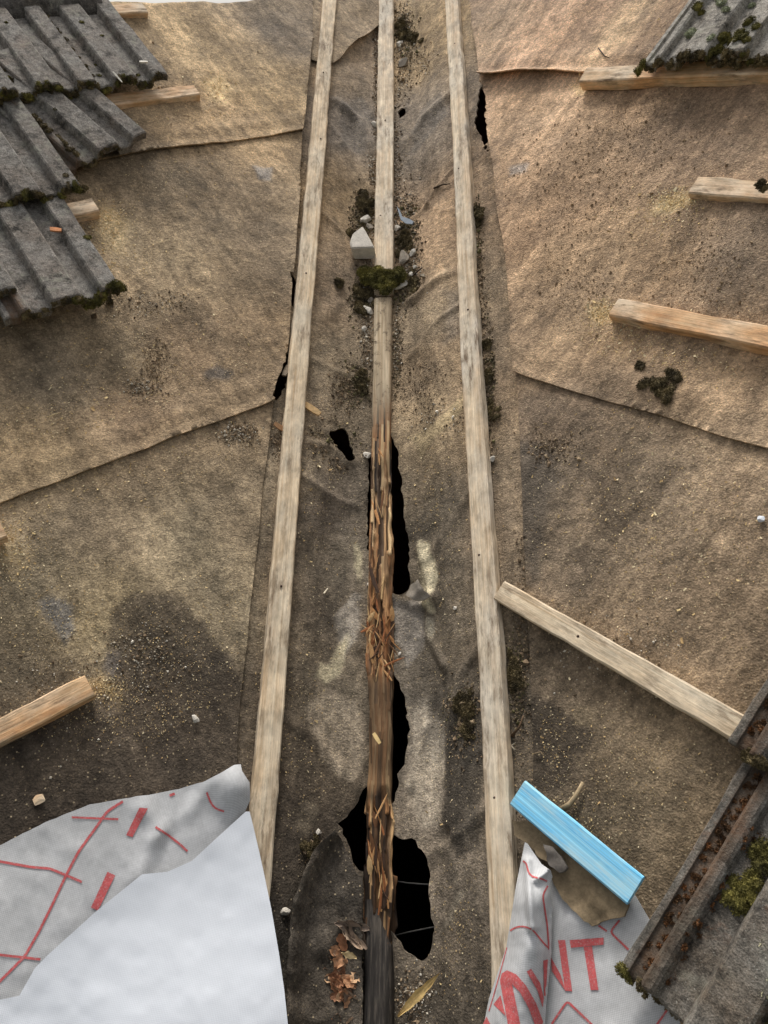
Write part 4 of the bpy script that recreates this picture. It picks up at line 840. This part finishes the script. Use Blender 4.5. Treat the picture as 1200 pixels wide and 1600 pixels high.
# ------------------------------------------------------------------ moss and dirt clumps lying loose on the felt
def clump(name, side, spots, mat, label, blades=70, lump=2, lift=0.0, cat='moss'):
    mb = MB(); ref = None
    for (px, py, rp) in spots:
        P = on(px, py, side, lift) if side != 'C' else cx(px, py, .03+lift); r = np.linalg.norm(P-CAM)/FPX*rp; moss_mb(mb, [(P, r, NV[side])], blades, int(px*7+py*13), lump)
    return tag(mb.build(name, mat, None, False), label, cat)
def spray(cxp, cyp, rx, ry, n, r0, r1, seed): r_ = random.Random(seed); return [(cxp+r_.gauss(0, .45)*rx, cyp+r_.gauss(0, .45)*ry, r_.uniform(r0, r1)) for _ in range(n)]
clump('moss_clump', 'R', spray(1030, 605, 22, 13, 14, 6, 11, 1)+[(1052, 585, 9), (1058, 592, 8), (1008, 598, 9), (1003, 603, 7), (1046, 580, 6)], M['moss_dead'], 'dark moss clump on the right felt above the lap line')
clump('moss_clump', 'R', spray(999, 571, 5, 6, 5, 4, 6, 2), M['moss_dead'], 'small dark crumb of moss just above the bigger clump')
clump('moss_clump', 'C', spray(598, 436, 30, 13, 30, 7, 13, 3)+spray(572, 428, 8, 12, 7, 6, 10, 33), M['moss'], 'green moss mound lying over the centre batten', 90, lift=.016)
clump('moss_clump', 'L', spray(572, 328, 13, 26, 26, 5, 9, 4)+spray(556, 365, 8, 12, 8, 5, 8, 44), M['moss_dead'], 'dark moss beside the centre batten behind the pale mortar block')
clump('moss_clump', 'L', spray(566, 465, 16, 22, 22, 5, 9, 5), M['moss_dead'], 'dark moss left of the centre batten below the green mound')
clump('moss_clump', 'R', spray(632, 375, 12, 26, 22, 4, 8, 6)+spray(645, 440, 10, 22, 10, 4, 7, 66), M['moss_dead'], 'brown moss crumbs right of the centre batten by the blue-grey shard')
clump('moss_clump', 'R', spray(628, 45, 9, 22, 16, 4, 8, 7)+spray(645, 62, 12, 10, 8, 4, 7, 77), M['moss_dead'], 'grey moss beside the centre batten near the top of the valley')
clump('moss_clump', 'R', spray(745, 333, 9, 16, 14, 5, 8, 8), M['moss_dead'], 'dark moss tuft against the right valley batten, the upper one')
clump('moss_clump', 'R', spray(761, 540, 7, 10, 8, 5, 8, 9), M['moss_dead'], 'dark moss against the right valley batten, middle of the row')
clump('moss_clump', 'R', spray(763, 586, 5, 10, 7, 5, 8, 10)+spray(768, 640, 7, 30, 14, 3, 6, 11), M['moss_dead'], 'trail of dark moss below on the right valley batten')
clump('moss_clump', 'L', spray(531, 441, 6, 6, 6, 4, 7, 12), M['moss_dead'], 'small dark moss ball left of the centre batten')
clump('moss_clump', 'L', spray(562, 598, 15, 20, 22, 4, 7, 13), M['moss_dead'], 'dark crumbly moss against the centre batten above the square hole')
clump('moss_clump', 'R', spray(722, 1102, 18, 24, 26, 5, 9, 14)+spray(728, 1140, 14, 10, 8, 4, 7, 15), M['moss_dead'], 'black moss patch left of the lower right batten')
clump('moss_clump', 'R', spray(803, 1055, 9, 40, 24, 4, 8, 16), M['moss_dead'], 'black moss along the right of the lower right batten')
clump('moss_clump', 'L', spray(487, 1322, 16, 16, 14, 3, 6, 17), M['moss_dead'], 'dark moss crumbs at the top of the loose felt flap')
clump('moss_clump', 'R', spray(1192, 292, 8, 5, 8, 4, 7, 18), M['moss_dead'], 'moss lump on the batten end at the right edge', lift=.035)
clump('moss_clump', 'L', spray(172, 470, 6, 8, 6, 3, 5, 19), M['moss_dead'], 'moss crumbs fallen below the lowest left tile corner')
clump('moss_clump', 'L', spray(128, 296, 7, 5, 8, 3, 5, 20), M['moss_dead'], 'dry moss tuft at the second left row corner', lift=.05)

# ------------------------------------------------------------------ stones, mortar, shards
def stone(name, side, px, py, rp, mat, label, seed, sx=1, sy=1, sz=.6, ang=0, cat='rubble', lift=0, flat=.0):
    P = on(px, py, side, lift) if side != 'C' else cx(px, py, .03+lift); r = np.linalg.norm(P-CAM)/FPX*rp
    r_ = np.random.default_rng(seed); v, f = ICO[3]; w = v.copy()
    for _ in range(20):                                   # cut by random planes: angular rubble
        n_ = unit(r_.normal(0, 1, 3)); d_ = r_.uniform(.42, .8); k = w@n_ > d_; w[k] -= ((w[k]@n_)-d_)[:, None]*n_
    w *= (1+.07*fbm(w*7+seed, 3, 3))[:, None]; w *= 1.25* np.array([sx, sy, sz])*r; w[:, 2] += r*sz*.35
    mb = MB(); mb.add(w, f); o = mb.build(name, mat, None, False, frame(side, P, ang)); return tag(o, label, cat)
# the big wedge of pale mortar
pp = [(545,377),(553,360),(566,353),(573,363),(585,380),(584,391),(548,395)]
P = [at(x, y, 'C', .078) for x, y in [(546,379),(551,364),(566,352),(571,360),(585,386),(549,387)]]
Q = [p-NV['C']*.045+(p-P[0])*.0 for p in P]
bm = bmesh.new(); vs = [bm.verts.new(p) for p in P]+[bm.verts.new(p) for p in Q]; k = len(P)
bm.faces.new(vs[:k]); bm.faces.new(vs[k:][::-1])
for i in range(k): bm.faces.new((vs[i], vs[k+i], vs[k+(i+1) % k], vs[(i+1) % k]))
bmesh.ops.recalc_face_normals(bm, faces=bm.faces); bmesh.ops.bevel(bm, geom=bm.edges[:], offset=.003, segments=2, affect='EDGES'); bmesh.ops.subdivide_edges(bm, edges=bm.edges[:], cuts=2, use_grid_fill=True)
for v in bm.verts:
    v.co += Vector(NV['C'])*float(.0015*fbm(np.array([v.co[:]])*60, 3, 2)[0])
me = bpy.data.meshes.new('mortar_block'); bm.to_mesh(me); bm.free(); tag(link('mortar_block', me, M['stone'], None, False), 'large pale wedge of mortar left of the centre batten', 'rubble')
stone('mortar_block', 'L', 570, 345, 9, M['stone'], 'small pale mortar lump just above the large wedge', 3, 1.3, .9, .7)
stone('mortar_block', 'L', 577, 354, 6, M['mortar_d'], 'grey crumb between the pale wedge and the centre batten', 4)
stone('mortar_block', 'R', 632, 404, 15, M['mortar_d'], 'flat grey mortar slab right of the centre batten end', 5, 1.3, .7, .4, -.5)
stone('mortar_block', 'R', 646, 395, 7, M['stone'], 'cream lump on the end of the flat mortar slab', 6)
stone('mortar_block', 'C', 623, 449, 12, M['stone'], 'pale broken mortar at the lower edge of the green moss mound', 7, 1.5, .6, .5, .2)
stone('mortar_block', 'R', 622, 357, 6, M['stone'], 'pale crumb right of the centre batten below the shard', 8)
stone('mortar_block', 'R', 649, 418, 4, M['stone'], 'tiny white crumb right of the moss mound, the upper of two', 9)
stone('mortar_block', 'R', 643, 430, 5, M['stone'], 'tiny white crumb right of the moss mound, the lower of two', 10)
stone('mortar_block', 'L', 577, 487, 9, M['stone'], 'upright pale mortar piece left of the middle batten', 11, .7, 1.3, .6)
stone('mortar_block', 'L', 568, 515, 5, M['stone'], 'pale pebble left of the middle batten', 12)
stone('mortar_block', 'L', 579, 470, 6, M['mortar_d'], 'grey crumb at the head of the middle batten', 13)
stone('mortar_block', 'R', 632, 100, 8, M['mortar_d'], 'grey rubble lump beside the centre batten near the top', 14)
stone('mortar_block', 'R', 624, 70, 6, M['stone'], 'pale rubble lump beside the centre batten at the top', 15)
stone('mortar_block', 'L', 586, 195, 5, M['stone'], 'pale crumb left of the centre batten by the small dark hole', 16)
stone('mortar_block', 'R', 769, 719, 6, M['stone'], 'single pale pebble right of the right valley batten', 17)
stone('mortar_block', 'L', 573, 711, 7, M['stone'], 'pale flake at the corner of the square hole', 18, 1, 1, .4)
stone('mortar_block', 'L', 576, 914, 4, M['stone'], 'white crumb left of the rotten timber', 19)
stone('mortar_block', 'R', 711, 950, 4, M['stone'], 'white crumb on the felt right of the curled scrap', 20)
stone('mortar_block', 'L', 498, 1300, 5, M['stone'], 'white crumb at the tip of the felt flap', 21)
stone('mortar_block', 'L', 446, 1423, 6, M['stone'], 'white crumb beside the white underlay edge', 22)
stone('mortar_block', 'R', 1191, 812, 6, M['white'], 'white lump at the right edge of the frame', 23)
stone('mortar_block', 'L', 61, 1249, 8, M['fresh'], 'tan chip on the dark felt above the grey underlay', 24, 1.2, .8, .4)
stone('mortar_block', 'L', 305, 1125, 6, M['stone'], 'pale flake on the damp patch of the left felt', 25, .7, 1.1, .4)
stone('mortar_block', 'R', 625, 1022, 3, M['stone'], 'tiny pale crumb at the rotten timber splinters', 26)
mb = MB(); pl = [(620,322),(624,328),(628,338),(640,342),(646,346),(644,350),(634,349),(626,343)]; P, F = drape(pl, lambda x, y: .024+.010*(y-320)/30, 'R', 2.5); P, F, _ = skirt(P, F, np.repeat(NV['R'][None], len(P), 0), .004); mb.add(P, F); tag(mb.build('slate_shard', M['slate']), 'blue-grey curved shard right of the centre batten', 'shard')
# wooden scraps
def scrap(name, A, B, w, th, col, label, cat='wood chip', mat='attr'):
    A = np.asarray(A); B = np.asarray(B); x = unit(B-A); z = unit(NV['C']-x*(NV['C']@x)); y = np.cross(z, x); V = []; F = []
    for s_, k_ in ((0, .8), (.3, 1), (.7, .95), (1, .7)):
        q = A+(B-A)*s_; V += [q+y*w*k_/2, q-y*w*k_/2, q-y*w*k_/2+z*th, q+y*w*k_/2+z*th]
    for i in range(3):
        for j in range(4): F.append((i*4+j, i*4+(j+1) % 4, i*4+4+(j+1) % 4, i*4+4+j))
    F += [(3, 2, 1, 0), (12, 13, 14, 15)]; mb = MB(); mb.add(V, F, [lin(col)]*16); return tag(mb.build(name, M[mat], None, False), label, cat)
scrap('wood_chip', on(476, 632, 'L', .004), on(500, 648, 'L', .006), .016, .006, (214, 178, 128), 'fresh wood chip sticking out right of the left valley batten')
scrap('wood_chip', on(443, 672, 'L', .004), on(428, 662, 'L', .006), .012, .005, (180, 138, 100), 'wood chip poking out left of the left valley batten')
scrap('wood_chip', on(452, 572, 'L', .004), on(444, 588, 'L', .010), .016, .004, (120, 106, 88), 'grey sliver against the left valley batten by the long tear')
scrap('wood_chip', cx(584, 1146, .055), cx(594, 1162, .055), .008, .003, (222, 192, 134), 'pale chip resting on the rotten timber')
scrap('wood_chip', on(506, 928, 'L', .003), on(512, 920, 'L', .003), .003, .002, (226, 214, 188), 'thin white sliver on the dark valley felt')
scrap('wood_chip', on(177, 113, 'L', .09), on(191, 129, 'L', .09), .004, .003, (226, 220, 204), 'white stick lying on the top left tiles')
scrap('wood_chip', on(218, 98, 'L', .085), on(231, 98, 'L', .085), .009, .004, (222, 214, 200), 'white chip lying on the top left tiles')
scrap('wood_chip', on(78, 359, 'L', .06), on(96, 361, 'L', .06), .014, .004, (196, 132, 88), 'orange chip in the pan of the lowest left tile')
def stick(pts, side, rad, col, label, lift=.004, cat='twig'):
    mb = MB(); P = [on(x, y, side, lift) for x, y in pts]; tube(mb, P, [rad*(1-.5*i/(len(P)-1)) for i in range(len(P))], 6, lin(col)); return tag(mb.build('twig', M['attr']), label, cat)
stick([(878,1265),(890,1257),(900,1243),(911,1222)], 'R', .006, (168, 148, 116), 'pale twig standing behind the blue offcut', .008)
stick([(800,1150),(812,1135),(818,1118)], 'R', .003, (96, 76, 56), 'brown twig right of the lower right batten, the upper one')
stick([(835,1178),(845,1175),(849,1182)], 'R', .002, (130, 112, 88), 'small hooked twig right of the lower right batten')
stick([(804,1172),(799,1165),(806,1160)], 'R', .002, (180, 168, 146), 'short pale twig right of the lower right batten')
stick([(640,438),(650,426),(660,418)], 'R', .003, (62, 50, 38), 'dark twig right of the green moss mound')
stick([(678,294),(690,289),(703,287)], 'R', .003, (70, 56, 42), 'dark bent twig left of the right valley batten')
stick([(935,75),(945,88),(952,90)], 'R', .002, (60, 46, 34), 'dark sliver on the upper right felt')
stick([(768,655),(774,632),(778,622)], 'R', .0018, (110, 92, 70), 'thin stalk right of the right valley batten')
stick([(75,652),(85,647),(95,645)], 'L', .0015, (190, 170, 130), 'straw lying on the left felt above the lap line')
# leaves
def leaf(px, py, side, ang, L, w, col, label, group=None, lift=.012, curl=.3, seed=0):
    nx, ny = 9, 7; V = []; F = []; C = []; r_ = random.Random(seed)
    for i in range(nx):
        s_ = i/(nx-1); hw = w*math.sin(math.pi*min(1, s_*.94+.05))**.75*(1+.32*r_.uniform(-1, 1))/2
        for j in range(ny):
            y = (j/(ny-1)*2-1); V.append(((s_-.5)*L, y*hw, curl*w*(y*y*.8)+curl*L*.35*(s_-.5)**2*2+.10*w*math.sin(9*s_+seed)*math.sin(5*y+seed*2)+r_.uniform(-.001, .001))); k_ = r_.uniform(.8, 1.15)*(1.15 if abs(y) < .1 else 1); C.append(lin(col)*k_)
    for i in range(nx-1):
        for j in range(ny-1): a = i*ny+j; F.append((a, a+ny, a+ny+1, a+1))
    mb = MB(); mb.add(V, F, C); P = on(px, py, side, lift) if side != 'C' else cx(px, py, lift)
    M_ = frame(side, P, ang) @ Matrix.Rotation(r_.uniform(-.5, .5), 4, 'X') @ Matrix.Rotation(r_.uniform(-.4, .4), 4, 'Y')
    return tag(mb.build('fallen_leaf', M['leaf'], None, True, M_), label, 'leaf', group)
BR = [(186, 140, 104), (162, 114, 82), (204, 166, 128), (140, 100, 74), (182, 150, 122)]
for i in range(36):
    leaf(535+random.gauss(0, 10), 1520+random.gauss(0, 22), 'L', random.uniform(0, 6.28), random.uniform(.018, .034), random.uniform(.010, .020), BR[i % 5], 'brown curled leaf in the heap beside the black timber stub', 'leaf heap on the dark felt flap', .026+random.uniform(0, .012), .22, i)
for i in range(9):
    leaf(545+random.gauss(0, 8), 1452+random.gauss(0, 26)+(120 if i > 5 else 0), 'L', 1.2+random.uniform(-.5, .5), random.uniform(.04, .07), random.uniform(.012, .022), ((142, 124, 108), (160, 138, 116), (124, 106, 90))[i % 3], 'faded grey leaf strip lying around the brown leaf heap', 'faded leaves on the dark felt flap', .032, .3, i+60)
leaf(655, 1553, 'R', 1.35, .105, .014, (212, 180, 118), 'long yellow willow-like leaf below the big hole', None, .010, .25, 7)
leaf(545, 1492, 'L', .9, .03, .010, (214, 188, 140), 'pale chip-like leaf lying on the brown leaf heap', None, .055, .2, 8)
# thin cables just visible in the big hole
for i, (pts, lb) in enumerate(((((612,1376),(640,1380),(670,1382)), 'thin pale cable seen inside the big hole, the upper one'), (((615,1462),(645,1455),(680,1448)), 'thin grey cable seen inside the big hole, the lower one'))):
    mb = MB(); tube(mb, [at(x, y, 'R', -.12) for x, y in pts], .0014, 6, lin((150, 146, 140))); tag(mb.build('cable', M['attr']), lb, 'cable')

# ------------------------------------------------------------------ sawdust, grit and crumbs nobody could count
def surf_h(side, EU):
    P = EU[:, :1]*EV[side]+EU[:, 1:]*UV[side]; c = P@WV[side]; t = P@D; h = bumps(P)
    ed = to2(side, EDGE[side]); ed = ed[np.argsort(ed[:, 1])]; main = EU[:, 0] > np.interp(EU[:, 1], ed[:, 1], ed[:, 0])
    hv = vsurf(side, c, t, P); l = np.where(EU[:, 1] < LAP[side][0], .004, np.where(EU[:, 1] < LAP[side][1], .010, .016))
    return np.where(main, h+l+sag(side, EU[:, 0], EU[:, 1], c), hv), c
HP = {s: [to2(s, h) for (q, h) in HOLES if q == s] for s in 'RL'}
def scatter(side, px, py, rx, ry, n, seed, uniform=False):
    r_ = np.random.default_rng(seed)
    q = r_.uniform(-1, 1, (n, 2)) if uniform else r_.normal(0, .5, (n, 2))
    R_ = np.stack([(px+q[:, 0]*rx-600)/FPX, -(py+q[:, 1]*ry-800)/FPX, np.ones(n)], 1) @ MC; Pw = CAM-(CAM@NV[side])/(R_@NV[side])[:, None]*R_
    EU = np.stack([Pw@EV[side], Pw@UV[side]], 1); h, c = surf_h(side, EU); ok = c > .004
    for hp in HP[side]: ok &= ~pip(EU, hp)
    EU, h = EU[ok], h[ok]; return EU[:, :1]*EV[side]+EU[:, 1:]*UV[side]+h[:, None]*NV[side]
def flakes(mb, P, side, size, cols, seed):
    r_ = np.random.default_rng(seed); E_, U_, N_ = EV[side], UV[side], NV[side]; n = len(P)
    if not n: return
    a = r_.uniform(0, 6.283, n)[:, None]; x = E_*np.cos(a)+U_*np.sin(a)+N_*r_.normal(0, .3, (n, 1)); y = np.cross(N_, x)
    l = (size*r_.lognormal(0, .5, n))[:, None]; w = l*r_.uniform(.3, .7, (n, 1)); P = P+N_*(.0008+l*.15)
    V = np.stack([P-x*l/2-y*w/2, P+x*l/2-y*w*.3, P+x*l*.4+y*w/2, P-x*l*.45+y*w*.4+N_*l*.2], 1).reshape(-1, 3)
    c = np.array([lin(q) for q in cols])[r_.integers(len(cols), size=n)]*r_.uniform(.75, 1.15, (n, 1)); k = np.arange(n)[:, None]*4
    mb.add(V, np.concatenate([k+[0, 1, 2], k+[0, 2, 3]]), list(np.repeat(c, 4, 0)))
OCT = np.array([(1, 0, 0), (-1, 0, 0), (0, 1, 0), (0, -1, 0), (0, 0, 1), (0, 0, -1)], float); OCF = np.array([(0, 2, 4), (2, 1, 4), (1, 3, 4), (3, 0, 4), (2, 0, 5), (1, 2, 5), (3, 1, 5), (0, 3, 5)])
def crumbs(mb, P, side, size, cols, seed):
    r_ = np.random.default_rng(seed); n = len(P)
    if not n: return
    Q = np.linalg.qr(r_.normal(0, 1, (n, 3, 3)))[0]; s_ = size*r_.lognormal(0, .5, n); w = OCT[None]*r_.uniform(.45, 1.2, (n, 6, 1))*s_[:, None, None]; w = np.einsum('nij,nkj->nki', Q, w)
    V = (w+P[:, None]+NV[side]*(s_*.3)[:, None, None]).reshape(-1, 3); c = np.array([lin(q) for q in cols])[r_.integers(len(cols), size=n)]*r_.uniform(.75, 1.2, (n, 1))
    mb.add(V, (np.arange(n)[:, None, None]*6+OCF[None]).reshape(-1, 3), list(np.repeat(c, 6, 0)))
SAW = [(226, 200, 146), (206, 176, 124), (236, 218, 176), (190, 158, 110)]
mb = MB()
for i, (s, px, py, rx, ry, n) in enumerate((('R',1058,318,34,16,520),('R',1030,340,70,40,300),('R',945,490,22,16,320),('R',960,520,60,30,200),('R',912,132,14,10,180),('R',830,60,160,80,200),('L',170,345,30,26,420),('L',170,400,50,50,300),('L',335,140,24,16,260),('L',330,180,50,40,200),('L',165,1075,30,16,320),('L',200,1110,110,50,420),('L',25,850,40,50,230),('L',140,700,160,90,500),('L',250,600,180,120,500),
        ('L',300,1000,110,90,420),('L',100,960,110,90,420),('R',1010,560,130,60,420),('R',1000,800,190,160,650),('R',960,1190,140,90,300),('R',900,1290,70,50,160),('R',850,1180,40,60,160),('L',480,1100,60,160,260),('L',500,760,60,120,160),('R',690,1000,50,200,260),('R',680,760,40,120,160),('R',700,1450,50,100,200),('L',300,250,120,120,220))):
    flakes(mb, scatter(s, px, py, rx*1.25, ry*1.25, int(n*2.4), 100+i), s, .0020 if py < 900 else .0014, SAW, 200+i)
tag(mb.build('sawdust', M['chip'], None, False), 'pale sawdust flakes strewn over the brown felt', 'sawdust', kind='stuff')
LGT = [(168, 144, 114), (186, 162, 130), (150, 128, 100), (132, 112, 88)]
mb = MB(); DRK = [(98, 86, 66), (120, 104, 80), (80, 70, 54), (146, 128, 100), (108, 102, 68)]; BRN = [(122, 104, 82), (146, 124, 98), (104, 88, 68), (172, 150, 120), (88, 74, 58)]; MIX = BRN+[(196, 186, 168), (170, 158, 138), (214, 206, 190)]
for i, (s, px, py, rx, ry, n, sz, cols) in enumerate((('L',568,335,14,36,900,.0044,DRK),('R',634,360,15,50,800,.0044,DRK),('L',568,465,18,30,700,.0044,DRK),('R',634,455,18,26,600,.0042,DRK),('R',632,50,14,44,600,.0042,DRK),('L',556,600,20,30,700,.0040,DRK),('R',622,560,8,70,300,.0036,DRK),('L',520,690,40,16,400,.0036,DRK),('R',764,600,8,70,500,.0040,DRK),('R',748,380,6,60,200,.0036,DRK),('R',720,1110,24,30,500,.0038,DRK),('R',806,1060,12,60,500,.0038,DRK),('L',588,100,5,90,400,.0036,MIX),('R',618,290,6,90,400,.0036,MIX),('L',582,260,6,60,300,.0036,MIX),('R',626,110,10,60,260,.0036,MIX),('R',650,90,24,30,160,.0034,MIX),('R',630,40,10,30,140,.0042,MIX),('L',588,160,5,120,260,.0028,MIX),('L',585,300,9,60,200,.0030,MIX),('R',622,230,7,60,180,.0032,MIX),('R',632,330,14,50,260,.0036,MIX),('R',640,420,18,40,240,.0038,MIX),('L',570,400,16,60,200,.0038,MIX),('L',572,520,10,60,220,.0034,MIX),('R',622,540,8,60,200,.0034,MIX),('R',660,600,40,50,260,.0026,BRN),
        ('R',690,655,40,24,240,.0028,MIX),('L',540,610,26,40,260,.0034,BRN),('L',500,690,26,20,240,.0034,BRN),('L',540,720,24,14,160,.0034,BRN),('L',440,690,16,24,160,.0032,BRN),('L',375,680,30,16,220,.0034,MIX),('R',762,640,8,100,240,.0034,BRN),('R',752,500,10,100,160,.0034,BRN),('R',745,420,8,60,120,.0032,BRN),('L',470,300,6,200,160,.0028,BRN),('R',1000,200,120,90,520,.0024,LGT),('R',900,300,120,120,520,.0026,LGT),('R',1100,420,80,80,320,.0026,LGT),
        ('R',900,450,80,50,300,.0024,LGT),('R',860,700,40,30,160,.0032,BRN),('R',815,1000,20,160,260,.0034,BRN),('R',720,1120,30,60,180,.0032,BRN),('L',240,575,20,40,240,.0028,LGT+BRN),('L',220,610,20,12,120,.0030,MIX),('L',230,480,60,20,180,.0028,MIX),('L',230,1030,60,60,200,.0030,MIX),('L',100,1080,100,100,200,.0024,MIX),('L',545,1420,14,50,200,.0036,MIX),('R',640,1560,24,40,160,.0034,MIX),('L',490,1330,16,16,120,.0032,BRN),('R',960,1010,100,60,200,.0024,MIX),('L',300,180,140,120,200,.0022,LGT))):
    crumbs(mb, scatter(s, px, py, rx*1.1, ry*1.1, int(n*(1.3 if cols is DRK else 2.2)), 400+i), s, sz*.5, cols, 500+i)
tag(mb.build('grit', M['attr'], None, False), 'loose grit and crumbled moss strewn along the valley', 'grit', kind='stuff')
